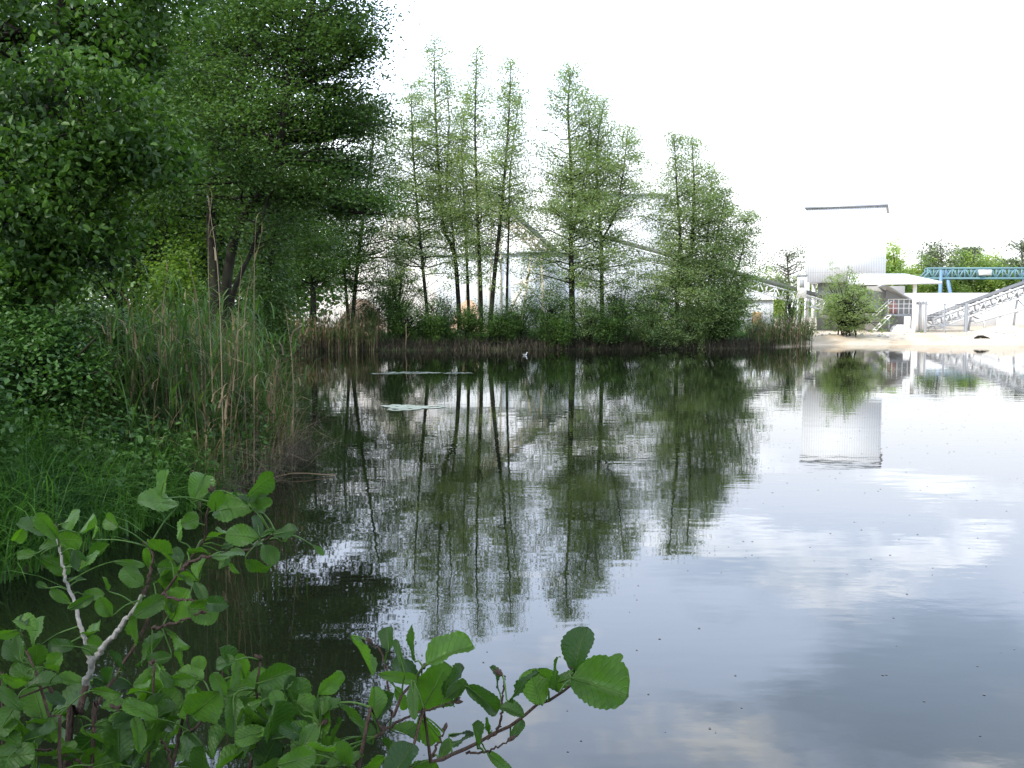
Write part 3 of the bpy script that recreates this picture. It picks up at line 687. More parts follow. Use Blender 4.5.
# ---------------------------------------------------------------- works on the far shore
def gnd(p): return gz(p[0], p[1])
def lattice(mb, A, B, up, w, h, nb, t):
    """box truss between A and B (bottom centre line), width w, depth h"""
    A = np.asarray(A, float); B = np.asarray(B, float); d = unit(B - A); s = unit(np.cross(d, up)); n = np.cross(s, d)
    c = {}
    for i in (-1, 1):
        for k in (0, 1):
            o = s * i * w / 2 + n * k * h; mb.bar(A + o, B + o, t * 1.5)
    for j in range(nb + 1):
        q = A + (B - A) * j / nb
        for i in (-1, 1): mb.bar(q + s * i * w / 2, q + s * i * w / 2 + n * h, t)
        for k in (0, 1): mb.bar(q - s * w / 2 + n * k * h, q + s * w / 2 + n * k * h, t * .8)
        if j < nb:
            q2 = A + (B - A) * (j + 1) / nb
            for i in (-1, 1):
                a, b = (q, q2 + n * h) if j % 2 else (q + n * h, q2)
                mb.bar(a + s * i * w / 2, b + s * i * w / 2, t)
def conveyor(label, A, B, w, h, nb, legs, mat='pale_steel', t=.07, bt=.06):
    b = V(A[0], A[1], gnd(A)); root = empty('conveyor', b, label, 'conveyor')
    mb = MB(); lattice(mb, A, B, V(0, 0, 1), w, h, nb, t); mb.build('frame', M[mat], root)
    d = unit(B - A); s = unit(np.cross(d, V(0, 0, 1))); n = np.cross(s, d)
    mb = MB(); mb.box((A + B) / 2 + n * (h + .10 + bt / 2), (w * .8 if bt < .1 else w * 1.04, bt, np.linalg.norm(B - A)), s, n, d)
    mb.box((A + B) / 2 + n * (h - .15), (w * .7, .03, np.linalg.norm(B - A)), s, n, d); bl = mb.build('belt', M['rubber'], root)
    for e in (A, B):
        mb = MB(); mb.tube([e + n * h - s * w * .5, e + n * h + s * w * .5], .17, 10); mb.build('drum', M['dark_steel'], root)
    for f in legs:
        q = A + (B - A) * f
        for i in (-1, 1):
            mb = MB(); a = q + s * i * w / 2; mb.bar(a, V(a[0], a[1], gnd(a) - .1) + s * i * .35, .13); mb.build('leg', M[mat], root)
        a1 = q - s * w / 2 + V(0, 0, -.3); mid = V(q[0], q[1], (gnd(q) + q[2]) / 2)
        mb = MB(); mb.bar(a1, mid + s * (w / 2 + .17), .07); mb.bar(mid - s * (w / 2 + .17), mid + s * (w / 2 + .17), .07); mb.build('brace', M[mat], root)
    return root
def block(mb, A, B, depth, z0, z1):
    """upright box whose front face runs from A to B"""
    A = V(A[0], A[1], 0); B = V(B[0], B[1], 0); u = unit(B - A); v = V(-u[1], u[0], 0)
    mb.box((A + B) / 2 + v * depth / 2 + V(0, 0, (z0 + z1) / 2), (np.linalg.norm(B - A), depth, z1 - z0), u, v); return u, v

# tower
TL, TR = at(807, 208, 75.2), at(886, 206, 73.2); zt = TR[2]; zb = at(850, 282, 74)[2]
g0 = V(TL[0], TL[1], gnd(TL)); root = empty('silo_tower', g0, 'tall white corrugated tower with a thin grey roof edge, above the lone bush', 'tower')
ang = math.atan2(TR[1] - TL[1], TR[0] - TL[0])
u = V(math.cos(ang), math.sin(ang), 0); v = V(-u[1], u[0], 0); Wt = np.hypot(*(TR - TL)[:2])
def local_box(name, mat, parent, c, size):      # box in the tower's own turned frame so the cladding runs true
    mb = MB(); mb.box((0, 0, 0), size); o = mb.build(name, mat); o.parent = parent
    o.location = tuple(V(TL[0], TL[1], 0) + u * c[0] + v * c[1] + V(0, 0, c[2]) - base_of(parent)); o.rotation_euler = (0, 0, ang); return o
local_box('wall', M['corrugated_white'], root, (Wt / 2, 3, (zt + zb) / 2), (Wt, 6, zt - zb))
local_box('roof', M['grey_steel'], root, (Wt / 2, 3, zt + .065), (Wt + .3, 6.3, .13))
local_box('base', M['shadow_wall'], root, (Wt / 2 + .2, 3.4, (zb + .3) / 2), (Wt - 1.2, 4.6, zb - .4))
for x, y in ((.15, .15), (Wt - .15, .15), (.15, 5.8), (Wt - .15, 5.8)):
    local_box('leg', M['white_steel'], root, (x, y, zb / 2 + .1), (.28, .28, zb - .21))
# small white cabinet on posts left of the tower
A, B = at(797, 300, 72.5), at(806, 300, 72.3); z1, z0 = at(800, 276, 72.5)[2], at(800, 298, 72.5)[2]
root = empty('cabin', (A[0], A[1], gnd(A)), 'small white control cabin on posts, left of the tower over the conveyor', 'cabin')
mb = MB(); cu, cv = block(mb, A, B, .9, z0, z1); mb.build('wall', M['white_steel'], root)
mb = MB(); block(mb, A - cu * .08 - cv * .08, B + cu * .08 - cv * .08, 1.06, z1 + .003, z1 + .08); mb.build('roof', M['grey_steel'], root)
mb = MB(); block(mb, A + cu * .14 - cv * .02, B - cu * .14 - cv * .02, .03, z0 + .75, z1 - .25); mb.build('window', M['grey_wall'], root)
for k in (A + cu * .06 + cv * .06, B - cu * .06 + cv * .06): mb = MB(); mb.bar(V(k[0], k[1], gnd(k)), V(k[0], k[1], z0 - .003), .1); mb.build('leg', M['pale_steel'], root)
# canopy
root = empty('canopy', (at(900, 330, 69)[0], 69, gnd(at(900, 330, 69))), 'flat white canopy roof carried on a slim white pole, right of the tower', 'canopy')
q = [at(848, 283.2, 69.5), at(942, 281.5, 66.5), at(905, 273.5, 71.5), at(848, 273.5, 73)]
mb = MB(); top = np.array(q); bot = top - V(0, 0, .16)
mb.add(np.concatenate([top, bot]), [[0, 1, 2, 3], [7, 6, 5, 4], [0, 4, 5, 1], [1, 5, 6, 2], [2, 6, 7, 3], [3, 7, 4, 0]]); mb.build('roof', M['white_steel'], root)
for px, D, ty in ((915, 68.0, 282.6), (856, 70.5, 283.2)):
    a = at(px, ty, D); mb = MB(); mb.tube([V(a[0], a[1], gnd(a) - .1), V(a[0], a[1], a[2] - .05)], .13, 10); mb.build('pole', M['white_steel'], root)
# machine house below the canopy
A, B = at(866, 320, 73.5), at(904, 320, 72.8)
root = empty('machine_house', (A[0], A[1], gnd(A)), 'dark grey machine house with a sloping roof under the white canopy', 'building')
z1 = at(880, 286, 73)[2]; mb = MB(); cu, cv = block(mb, A, B, 4, .2, z1); mb.build('wall', M['shadow_wall'], root)
a, b_ = at(886, 285.5, 71.8), at(921, 304, 71.2)
mb = MB(); mb.box((a + b_) / 2 + V(0, 1.6, 0), (np.linalg.norm(b_ - a), 3.2, .12), unit(b_ - a), V(0, 1, 0), unit(np.cross(unit(b_ - a), V(0, 1, 0)))); mb.build('roof', M['pale_steel'], root)
mb = MB(); a2 = a + V(.1, .25, -.25); b2 = b_ + V(-.3, .25, -.1); g1 = gnd(a2)
mb.add([V(a2[0], a2[1], g1 + 1.2), V(b2[0], b2[1], g1 + 1.2), b2, a2], [[0, 1, 2, 3]]); mb.build('panel', M['grey_wall'], root)
for s in (0.2, .55): mb = MB(); cc = A + (B - A) * s; block(mb, cc - cv * .02, cc + cu * .7 - cv * .02, .02, 1.4, 2.6); mb.build('window', M['grey_steel'], root)
# railed platform with stair
A, B = at(888, 314, 70), at(914, 314, 69.6); zd = at(900, 314, 70)[2]
root = empty('loading_platform', (A[0], A[1], gnd(A)), 'raised steel platform with white railings and stair beneath the canopy', 'platform')
mb = MB(); cu, cv = block(mb, A, B, 1.6, zd - .16, zd); mb.build('deck', M['grey_steel'], root)
mb = MB()
for k in range(6):
    q = A + (B - A) * k / 5; q = V(q[0], q[1], zd); mb.bar(q + V(0, 0, .003), q + V(0, 0, 1.0), .05)
for hh in (.4, .7, 1.02): mb.bar(V(A[0], A[1], zd + hh) - cu * .03, V(B[0], B[1], zd + hh) + cu * .03, .05)
mb.build('railing', M['white_steel'], root)
for q in (A + cu * .1 + cv * .2, B - cu * .1 + cv * .2): mb = MB(); mb.bar(V(q[0], q[1], gnd(q)), V(q[0], q[1], zd - .163), .12); mb.build('leg', M['grey_steel'], root)
mb = MB(); S0 = at(883, 302, 69.6); S1 = at(890, 325, 69.2)
for k in range(6):
    q0 = V(A[0], A[1], 0) - cu * (.05 + .17 * k); mb.box(q0 + V(0, -.25, zd - .1 - .2 * k), (.22, .7, .05), cu, cv)
for dy in (-.6, .12):
    mb.bar(V(A[0], A[1] + dy, zd - .1), V(A[0], A[1] + dy, zd - 1.2) - cu * 1.0, .06); mb.bar(V(A[0], A[1] + dy, zd + .9), V(A[0], A[1] + dy, zd - .1) - cu * 1.0, .06)
mb.build('stair', M['white_steel'], root)
q = at(894, 309, 70.6); mb = MB(); mb.box(V(q[0], q[1] + .2, zd + .36), (.45, .4, .7)); mb.box(V(q[0], q[1] + .2, zd + .80), (.3, .3, .18))
tag(mb.build('switch_box', M['red_paint']), 'dull red machine box standing on the railed platform', 'machine')
mb = MB(); q = at(904, 326, 69.2); g1 = gnd(q); a = np.linspace(0, PI, 9)
for k in range(8):
    r = .55; p0 = V(q[0] + r * math.cos(a[k]), q[1], g1 - .05 + r * math.sin(a[k])); p1 = V(q[0] + r * math.cos(a[k + 1]), q[1], g1 - .05 + r * math.sin(a[k + 1]))
    mb.add([p0, p1, p1 + V(0, 1.2, 0), p0 + V(0, 1.2, 0)], [[0, 1, 2, 3]]); mb.add([p0, p1, V(q[0], q[1], g1), V(q[0], q[1], g1)], [[0, 1, 2, 3]])
tag(mb.build('concrete_culvert', M['pale_concrete']), 'white rounded concrete piece lying under the railed platform', 'concrete piece')
# tan board wall and gate frame
A, B = at(918, 326, 68.5), at(927, 326, 68.2)
mb = MB(); u_ = unit(B - A)
for k in range(5): c = A + (B - A) * (k + .5) / 5; zz_ = at(920, 301 + (k % 2), 68)[2]; mb.box(V(c[0], c[1], (zz_ + .3) / 2), (.115, .08, zz_ - .3))
tag(mb.build('board_fence', M['concrete']), 'short upright board screen beside the canopy pole', 'fence')
root = empty('gate_frame', at(946, 328, 66) * V(1, 1, 0) + V(0, 0, gnd(at(946, 328, 66))), 'grey tubular gate frame with wire mesh on the sandy shore', 'gate')
posts = [(926, .05), (945, .05), (966.5, .11)]; zt_ = at(940, 304, 66)[2]
for px, r in posts:
    a = at(px, 304, 66); mb = MB(); mb.tube([V(a[0], a[1], gnd(a) - .1), V(a[0], a[1], zt_ + .05)], r, 8); mb.build('post', M['grey_steel'], root)
a, b_ = at(926, 304, 66), at(966, 304, 66); mb = MB(); mb.bar(V(a[0], a[1], zt_), V(b_[0], b_[1], zt_), .07); mb.build('rail', M['grey_steel'], root); mb = MB(); mb.bar(V(a[0], a[1], .95), V(b_[0], b_[1], .95), .05); mb.build('rail', M['grey_steel'], root)
mb = MB()
for k in range(30):
    q = a + (b_ - a) * k / 29; mb.bar(V(q[0], q[1], .6), V(q[0], q[1], zt_), .012)
for k in range(9): mb.bar(V(a[0], a[1] + .02, .7 + k * .17), V(b_[0], b_[1] + .02, .7 + k * .17), .012)
mb.build('mesh', M['pale_steel'], root)
# conveyors
conveyor('grey lattice conveyor climbing to the right behind the gate frame', at(930, 329, 71), at(1062, 281, 74), 1.1, .75, 16, (.35, .7), 'pale_steel', .08)
mb = MB(); A, B = at(975, 322, 69), at(1060, 299, 70); mb.bar(A, B, .16, .2); r_ = empty('ramp_beam', (A[0], A[1], gnd(A)), 'thin steel beam sloping below the right conveyor', 'beam'); mb.build('beam', M['pale_steel'], r_)
for f in (.3, .9): q = A + (B - A) * f; mb = MB(); mb.bar(V(q[0], q[1], gnd(q)), q - V(0, 0, .1), .12); mb.build('leg', M['pale_steel'], r_)
conveyor('long conveyor sloping down to the right from behind the alders to the tower foot', at(822, 310, 73.5), at(560, 238, 79), 1.2, .7, 34, (.12, .33, .62, .9), 'pale_steel', .08, .3)
conveyor('short steep rusty conveyor high behind the leaning alder', at(546, 257, 77), at(470, 190, 81), 1.1, .8, 12, (.65, .97), 'rust_steel', .09)
# trestle
root = empty('trestle', at(528, 320, 76.5) * V(1, 1, 0) + V(0, 0, .4), 'rusty A shaped trestle with a small platform, seen between alder trunks', 'trestle')
P1, P2 = at(516, 253, 76.5), at(562, 251.5, 76.5)
for dy in (0, 1.6):
    for (x0, y0, x1) in ((540, 254, 499), (531, 254, 521), (541, 254, 545)):
        a = at(x0, y0, 76.5); b_ = at(x1, 315, 76.5); mb = MB(); mb.bar(a + V(0, dy, 0), V(b_[0], b_[1] + dy, .35), .17); mb.build('leg', M['rust_steel'], root)
mb = MB(); mb.box((P1 + P2) / 2 + V(0, .8, 0), (np.linalg.norm(P2 - P1), 2.2, .14)); mb.build('platform', M['grey_steel'], root)
mb = MB()
for k in range(7):
    q = P1 + (P2 - P1) * k / 6; mb.bar(q + V(0, -.25, .073), q + V(0, -.25, 1), .05)
mb.bar(P1 + V(0, -.25, 1), P2 + V(0, -.25, 1), .05); mb.build('railing', M['rust_steel'], root)
mb = MB(); a, b_ = at(513, 285, 76.5), at(541, 278, 76.5); mb.bar(a + V(0, -.1, 0), b_ + V(0, -.1, 0), .1); a, b_ = at(521, 280, 76.5), at(541, 300, 76.5); mb.bar(a + V(0, -.2, 0), b_ + V(0, -.2, 0), .1); mb.build('brace', M['rust_steel'], root)
# sheds and halls
def shed(name, label, x0, x1, ytop, D0, D1, depth, wallm, roofm, rise=.5, openings=(), over=.25):
    A, B = at(x0, ytop, D0), at(x1, ytop, D1); z1 = (A[2] + B[2]) / 2
    root = empty(name, (A[0], A[1], gnd(A)), label, 'building'); B_ = B
    L_ = np.hypot(*(B - A)[:2]); an = math.atan2(B[1] - A[1], B[0] - A[0]); uu = V(math.cos(an), math.sin(an), 0); vv = V(-uu[1], uu[0], 0)
    mb = MB(); mb.box((0, 0, 0), (L_, depth, z1 - .1)); o = mb.build('wall', wallm); o.parent = root
    o.location = tuple(V(A[0], A[1], 0) + uu * L_ / 2 + vv * depth / 2 + V(0, 0, (z1 + .1) / 2) - base_of(root)); o.rotation_euler = (0, 0, an)
    # gable roof, ridge parallel to the front
    f0 = V(A[0], A[1], z1) - uu * over - vv * over; f1 = V(B[0], B[1], z1) + uu * over - vv * over
    r0 = f0 + vv * (depth / 2 + over) + V(0, 0, rise); r1 = f1 + vv * (depth / 2 + over) + V(0, 0, rise); b0 = f0 + vv * (depth + 2 * over); b1 = f1 + vv * (depth + 2 * over)
    mb = MB(); e = V(0, 0, .12); lo_ = V(0, 0, .01)
    mb.add([f0 + lo_, f1 + lo_, f1 + e, f0 + e], [[0, 1, 2, 3]]); mb.add([f0 + e, f1 + e, r1 + e, r0 + e], [[0, 1, 2, 3]]); mb.add([r0 + e, r1 + e, b1 + e, b0 + e], [[0, 1, 2, 3]])
    mb.add([f0 + lo_, r0 + lo_, r0 + e, f0 + e], [[0, 1, 2, 3]]); mb.add([f1 + lo_, r1 + lo_, r1 + e, f1 + e], [[0, 1, 2, 3]])
    mb.add([f0 + lo_, f1 + lo_, r1 + lo_, r0 + lo_], [[3, 2, 1, 0]]); mb.build('roof', M[roofm], root)
    for (nm, a0, a1, y0, y1, mt) in openings:
        za, zb_ = at(a0, y1, D0)[2], at(a0, y0, D0)[2]; P, Q = at(a0, y0, (D0 + D1) / 2), at(a1, y0, (D0 + D1) / 2)
        c = V(A[0], A[1], 0) + uu * float(np.dot((P - A)[:2], uu[:2])); c2 = V(A[0], A[1], 0) + uu * float(np.dot((Q - A)[:2], uu[:2]))
        mb = MB(); block(mb, c - vv * .03, c2 - vv * .03, .06, max(za, gnd(A) + .02), zb_); mb.build(nm, M[mt], root)
    return root
shed('works_shed', 'low pale blue shed with a tan door at the right end of the alder row', 722, 773, 300, 79, 78, 5, M['corrugated_blue'], 'white_steel', .5,
     [('door', 752, 761, 312, 327, 'tan_panel'), ('window', 735, 743, 306, 314, 'grey_wall')])
shed('works_hall', 'pale blue corrugated hall behind the slender alders', 436, 566, 254, 84, 82, 9, M['corrugated_blue'], 'white_steel', .3,
     [('door', 512, 526, 292, 322, 'white_steel'), ('window', 538, 552, 273, 279, 'pale_steel')])
shed('white_hall', 'tallest white hall with a thin grey roof edge behind the middle alders', 572, 668, 195, 97, 97, 12, M['corrugated_white'], 'grey_steel', .15,
     [('door', 640, 652, 296, 320, 'grey_wall')])
root = empty('mast', at(667, 320, 80) * V(1, 1, 0) + V(0, 0, .45), 'slim pale mast standing left of the two close alder trunks', 'mast')
a = at(668, 206, 80); mb = MB(); mb.tube([V(a[0], a[1], .4), V(a[0], a[1], a[2])], np.array([.3, .2]), 8); mb.build('pole', M['pale_concrete'], root)
mb = MB(); mb.box(V(a[0], a[1], a[2] + .1), (.7, .5, .2)); mb.build('head', M['grey_steel'], root)
# white retaining wall behind the gantry
root = empty('concrete_wall', at(950, 320, 92) * V(1, 1, 0) + V(0, 0, .45), 'long white concrete wall with a higher right end, behind the gate frame', 'wall')
A, B, C_ = at(888, 293, 93), at(997, 293, 91), at(1100, 289, 89)
mb = MB(); block(mb, A, B, .5, .1, at(950, 293, 92)[2]); mb.build('wall_panel', M['pale_concrete'], root)
mb = MB(); block(mb, B + V(0, -.05, 0), C_, .6, .1, at(1050, 289, 90)[2]); mb.build('wall_panel', M['pale_concrete'], root)
# gantry crane
DG = 150.0
A, B = at(926, 278.5, DG), at(1090, 278.5, DG - 4); zA = at(926, 268.5, DG)[2]
root = empty('gantry_crane', (A[0], A[1], gnd(A)), 'blue lattice gantry crane spanning above the white wall', 'crane')
mb = MB(); hg = zA - A[2]; lattice(mb, A, B, V(0, 0, 1), 1.6, hg, 26, .17); s = at(921, 278.5, DG)
for dy in (-.8, .8): mb.bar(s + V(0, dy, 0), A + V(.6, dy, hg), .2); mb.bar(s + V(0, dy, 0), A + V(.3, dy, 0), .2)
mb.build('girder', M['teal_steel'], root)
for px, pb in ((938, 935), (943, 950), (1021, 1019), (1025, 1033)):
    a, b_ = at(px, 270, DG), at(pb, 310, DG)
    mb = MB(); mb.bar(V(a[0], a[1] - 1.0, a[2]), V(b_[0], b_[1] - 1.6, gnd(b_)), .42, .4); mb.build('leg', M['blue_steel'], root)
a = at(985, 272.5, DG - 2.5); mb = MB(); mb.box(a + V(0, -.05, 0), (1.9, .1, .8)); mb.build('sign', M['white_steel'], root)
# trees beyond
GT = 'trees beyond the gantry crane'
for i, (px, ty, w_, lf, lab) in enumerate([
    (893, 249, 34, 'far_leaf', 'pale green tree directly right of the tower'),
    (920, 252, 34, 'far_leaf', 'yellow green tree left of the spreading pine, behind the crane end'),
    (958, 258, 40, 'far_leaf', 'low green tree behind the crane, between the spreading pine and the round one'),
    (982, 251, 36, 'far_leaf', 'broad yellow green tree above the white sign on the crane'),
    (1003, 254, 36, 'far_leaf', 'round green tree between the white sign and the right pine'),
    (1034, 250, 40, 'far_leaf', 'green tree at the right edge of the photograph'),
    (908, 268, 40, 'far_leaf', 'low green tree just above the white canopy'),
    (940, 272, 40, 'far_leaf', 'low green tree seen through the left crane legs'),
    (970, 271, 44, 'far_leaf', 'low green tree below the white sign on the crane'),
    (1004, 272, 44, 'far_leaf', 'low green tree behind the right part of the crane')]):
    bushy_tree(lab, px, 316, 185 + (i * 7) % 12, ty - 6, w_ * 1.5, 200 + i, lf, .42, 110, 34, GT, clr=1.2, r0=.3)
def pine(label, px, by, D, ty, w_, seed, group=None, leafL=.45):
    rng = np.random.default_rng(seed); b = at(px, by, D); b[2] = gnd(b); top = at(px, ty, D)[2]; H = top - b[2]; W = w_ / F * D / 2
    root = empty('pine_tree', b, label, 'tree', group); tr, cr = MB(), MB()
    tr.tube(catmull([b, b + V(.04 * H, 0, H * .5), b + V(0, 0, H * .97)], 10), np.linspace(.028 * H, .006 * H, 10), 7)
    C = []
    for i in range(26):
        u_ = rng.uniform(.5, 1); a = rng.uniform(0, 2 * PI); r = W * (1.1 - u_ * .7) * rng.uniform(.5, 1.1) * 1.3
        q = b + V(math.cos(a) * r, math.sin(a) * r, H * u_); s = b + V(.02 * H, 0, H * (u_ - .08)); tr.tube(catmull([s, (s + q) / 2, q], 4), [.09, .06, .04, .02], 4, cap=False)
        C.append(q + rng.normal(size=(80, 3)) * np.array([1, 1, .35]) * W * .34)
    C = np.concatenate(C); add_leaves(cr, C, leafL, W=leafL * .45, up=.3, rng=rng)
    tr.build('trunk', M['bark_pale'], root, smooth=True); cr.build('crown', M['pine_leaf'], root); return root
pine('spreading umbrella shaped pine above the left end of the crane', 938, 316, 180, 243, 42, 301, 'pines behind the works')
pine('dark pine top poking up between the green trees right of the spreading pine', 968, 316, 188, 246, 26, 302, 'pines behind the works')
pine('pine rising out of the photograph edge at the far right', 1018, 316, 180, 238, 34, 303, 'pines behind the works')
pine('pine left of the tower, above the spindly pale shrub', 785, 322, 100, 250, 46, 304, None, .24)
bushy_tree('low bright tree behind the conveyor, left of the tower', 768, 322, 104, 272, 60, 305, 'far_leaf', .24, 70, 45, None, clr=.7)
bushy_tree('low bright tree filling the gap between the pine and the tower', 800, 322, 108, 268, 40, 306, 'far_leaf', .24, 50, 45, None, clr=.7)
# heaps
def heap(name, label, px, D, ytop, wpx, mat, seed, base_y=325, flat=.15, cat='heap'):
    rng = np.random.default_rng(seed); c = at(px, base_y, D); g1 = gnd(c) - .1; H = at(px, ytop, D)[2] - g1; W = wpx / F * D / 2
    n, m_ = 60, 26; th = np.linspace(0, 2 * PI, n); rr = np.linspace(0, 1, m_); T_, R_ = np.meshgrid(th, rr)
    wob = 1 + .12 * np.sin(3 * T_ + seed) + .06 * np.sin(7 * T_ + 2 * seed) + .03 * np.sin(17 * T_)
    prof = np.where(R_ < flat, 1 - .4 * (R_ / flat)**2 * flat, (1 - R_) / (1 - flat) * (1 - .4 * flat)); prof = prof * (1 + .04 * np.sin(11 * T_ + 5 * R_))
    P = np.stack([c[0] + W * R_ * wob * np.cos(T_), c[1] + W * R_ * wob * np.sin(T_), g1 + H * prof], -1).reshape(-1, 3)
    i = np.arange(m_ - 1)[:, None] * n + np.arange(n - 1)[None]
    mb = MB(); mb.add(P, np.stack([i, i + 1, i + n + 1, i + n], -1)); o = mb.build(name, M[mat], smooth=True); return tag(o, label, cat)
heap('sand_heap', 'big beige sand heap behind the left end of the alder row', 405, 98, 216, 215, 'gravel', 1)
heap('gravel_heap', 'smaller pale gravel heap left of the big sand heap', 330, 92, 262, 120, 'gravel', 2)
heap('soil_heap', 'small orange soil heap between the dark twin stems and the sand heap', 362, 66, 300, 60, 'orange_soil', 3, flat=.4)
heap('soil_heap', 'small orange soil heap seen between the straight alder trunks', 469, 68, 301, 40, 'orange_soil', 4, flat=.4)
heap('soil_heap', 'low reddish mound on the sand at the right edge', 1005, 64, 325, 90, 'sand', 5, 330)
# flotsam on the beach
mb = MB(); q = at(981, 342.5, 57.9); q[2] = float(beach_h(V(q[0]), V(q[1]))[0]); mb.tube(catmull([q + V(-.4, 0, .03), q + V(0, .1, .12), q + V(.35, 0, .06), q + V(.5, 0, .02)], 8), [.03, .06, .09, .07, .09, .06, .04, .02], 7)
tag(mb.build('driftwood', M['bark']), 'brown piece of driftwood at the edge of the sand', 'driftwood')
for k in range(14):
    px = rng.uniform(815, 1020); q = at(px, 341, 59.0 + rng.uniform(-.6, 1.5)); q[2] = float(beach_h(V(q[0]), V(q[1]))[0])
    mb = MB(); s = rng.uniform(.05, .13); mb.tube([q + V(-s, 0, 0), q + V(-s * .4, 0, s * .6), q + V(s * .5, 0, s * .5), q + V(s, 0, 0)], [s * .3, s * .8, s * .7, s * .25], 6)
    tag(mb.build('stone', M['concrete'], smooth=True), 'small grey stone lying on the sand at the water edge', 'stone', 'stones on the sandy shore')
# wood beyond the left bank, one distant mass
rg = np.random.default_rng(77); C = []
for k in range(520):
    x = rg.uniform(-62, -13); y = 58 + rg.uniform(0, 16) + (x + 13) * -.25; z = rg.uniform(.05, 1)**.8 * (13 + 2 * math.sin(x * .6) + 1.5 * math.sin(x * 1.7)) * min(1, (-x - 10) / 12 + .25)
    C.append(V(x, y, z + .5) + rg.normal(size=(150, 3)) * np.array([1, 1, .7]) * 1.2)
mb = MB(); add_leaves(mb, np.concatenate(C), .42, up=.4, rng=rg); tag(mb.build('far_woodland', M['dark_leaf']), 'dense wood closing the view beyond the left bank', kind='stuff')
rg = np.random.default_rng(78); C = []
for k in range(560):
    y = rg.uniform(17, 44); x = -13.5 - rg.uniform(0, 9) - (y - 17) * .08; z = rg.uniform(.0, 4.8)
    C.append(V(x + (8 if y < 26 else 0) * (26 - y) / 9 * .45, y, z + .3) + rg.normal(size=(60, 3)) * np.array([1, 1, .8]) * .5)
for k in range(420):
    y = rg.uniform(13, 27); x = -6.2 - max(0, y - 15) * .45 - rg.uniform(0, 7.5)
    C.append(V(x, y, rg.uniform(.3, 2.9)) + rg.normal(size=(70, 3)) * np.array([1, 1, .8]) * .42)
mb = MB(); add_leaves(mb, np.concatenate(C), .10, up=.4, rng=rg); tag(mb.build('undergrowth', M['shrub_leaf']), 'tangled undergrowth under the trees of the left bank', kind='stuff')
# ---------------------------------------------------------------- alder shoots close to the camera
m, t, N, L = nt('near_leaf')
uv = N.new('ShaderNodeUVMap'); uv.uv_map = 'leaf'; sp = N.new('ShaderNodeSeparateXYZ'); L.new(uv.outputs[0], sp.inputs[0])
def mt2(op, a, b=0.0, c=None):
    n = N.new('ShaderNodeMath'); n.operation = op
    for s_, v_ in zip(n.inputs, (a, b) if c is None else (a, b, c)):
        if isinstance(v_, (int, float)): s_.default_value = v_
        else: L.new(v_, s_)
    return n.outputs[0]
au = mt2('ABSOLUTE', sp.outputs[0])
ph = mt2('FRACT', mt2('MULTIPLY', mt2('SUBTRACT', sp.outputs[1], mt2('MULTIPLY', au, .30)), 8.0))
vein = ramp(t, mt2('ABSOLUTE', mt2('SUBTRACT', ph, .5)), .0, .09, 1, 0)
mid = ramp(t, au, .0, .06, 1, 0); vn = mt2('MAXIMUM', mt2('MULTIPLY', vein, .55), mid)
a = N.new('ShaderNodeAttribute'); a.attribute_name = 'tone'; p = geo(t)
c = mix(t, a.outputs['Fac'], (.013, .044, .008), (.066, .158, .015))
c = mix(t, ramp(t, noise(t, 60, 3, p), .4, .7, 0, .35), c, (.028, .06, .02)); c = mix(t, mt2('MULTIPLY', vn, .4), c, (.12, .19, .06))
pil = mt2('SINE', mt2('MULTIPLY', ph, 6.283)); hb = mt2('SUBTRACT', mt2('MULTIPLY', noise(t, 200, 2, p), .15), mt2('MULTIPLY', vn, .6))
b = bsdf(t, c, ramp(t, noise(t, 30, 2, p), .3, .7, .34, .6), .32, 0, bump(t, hb, .9, .002))
tr = N.new('ShaderNodeBsdfTranslucent'); L.new(mix(t, 1.0, c, (1.5, 1.7, .5), 'MULTIPLY'), tr.inputs[0])
ms = N.new('ShaderNodeMixShader'); ms.inputs[0].default_value = .38; L.new(b.outputs[0], ms.inputs[1]); L.new(tr.outputs[0], ms.inputs[2]); out(t, ms.outputs[0])
M['near_leaf'] = m
NT, NU = 41, 9
def near_leaf(V_, U_, T_, base, d, n, Ln, Wn, tone, rng):
    """one alder leaf: wavy, serrate, pleated blade on a midrib from base along d"""
    s = np.cross(n, d); tt = np.linspace(0, 1, NT); uu = np.linspace(-1, 1, NU)
    o = tt**.62 * (1 - tt)**.42; o /= o.max(); bluntness = rng.uniform(.9, 1.1); o = o**bluntness
    zig = 1 + .07 * (np.abs(((tt * 10) % 1) - .5) * 2 - .5) + .05 * np.sin(tt * 7 + rng.uniform(0, 6)); c1, c2 = rng.uniform(-.6, 1.1), rng.uniform(-.5, 1.1); fold = rng.uniform(.05, .8); ph_ = rng.uniform(0, 6)
    T2, U2 = np.meshgrid(tt, uu, indexing='ij'); au_ = np.abs(U2)
    w = (Wn / 2 * o * zig)[:, None] * U2
    h = au_ * (Wn / 2 * o)[:, None] * fold + Ln * .09 * np.sin(T2 * PI * 1.0 + ph_) * c1 - Ln * c2 * .22 * T2**2 + Ln * .022 * np.sin((T2 - .3 * au_) * 8 * 2 * PI) * au_ * (1 - au_ * .3) + Ln * .05 * np.sin(T2 * 9 + U2 * 2 + ph_) * au_**2
    P = base + d * (Ln * (T2 - .06 * au_ * 0))[..., None] + s * w[..., None] + n * h[..., None]
    i = np.arange(NT - 1)[:, None] * NU + np.arange(NU - 1)[None]; f = np.stack([i, i + 1, i + NU + 1, i + NU], -1).reshape(-1, 4)
    V_.append((P.reshape(-1, 3), f, tone)); U_.append(np.stack([U2, T2], -1).reshape(-1, 2)[f.ravel()])
CAMP = V(0, 0, CH)
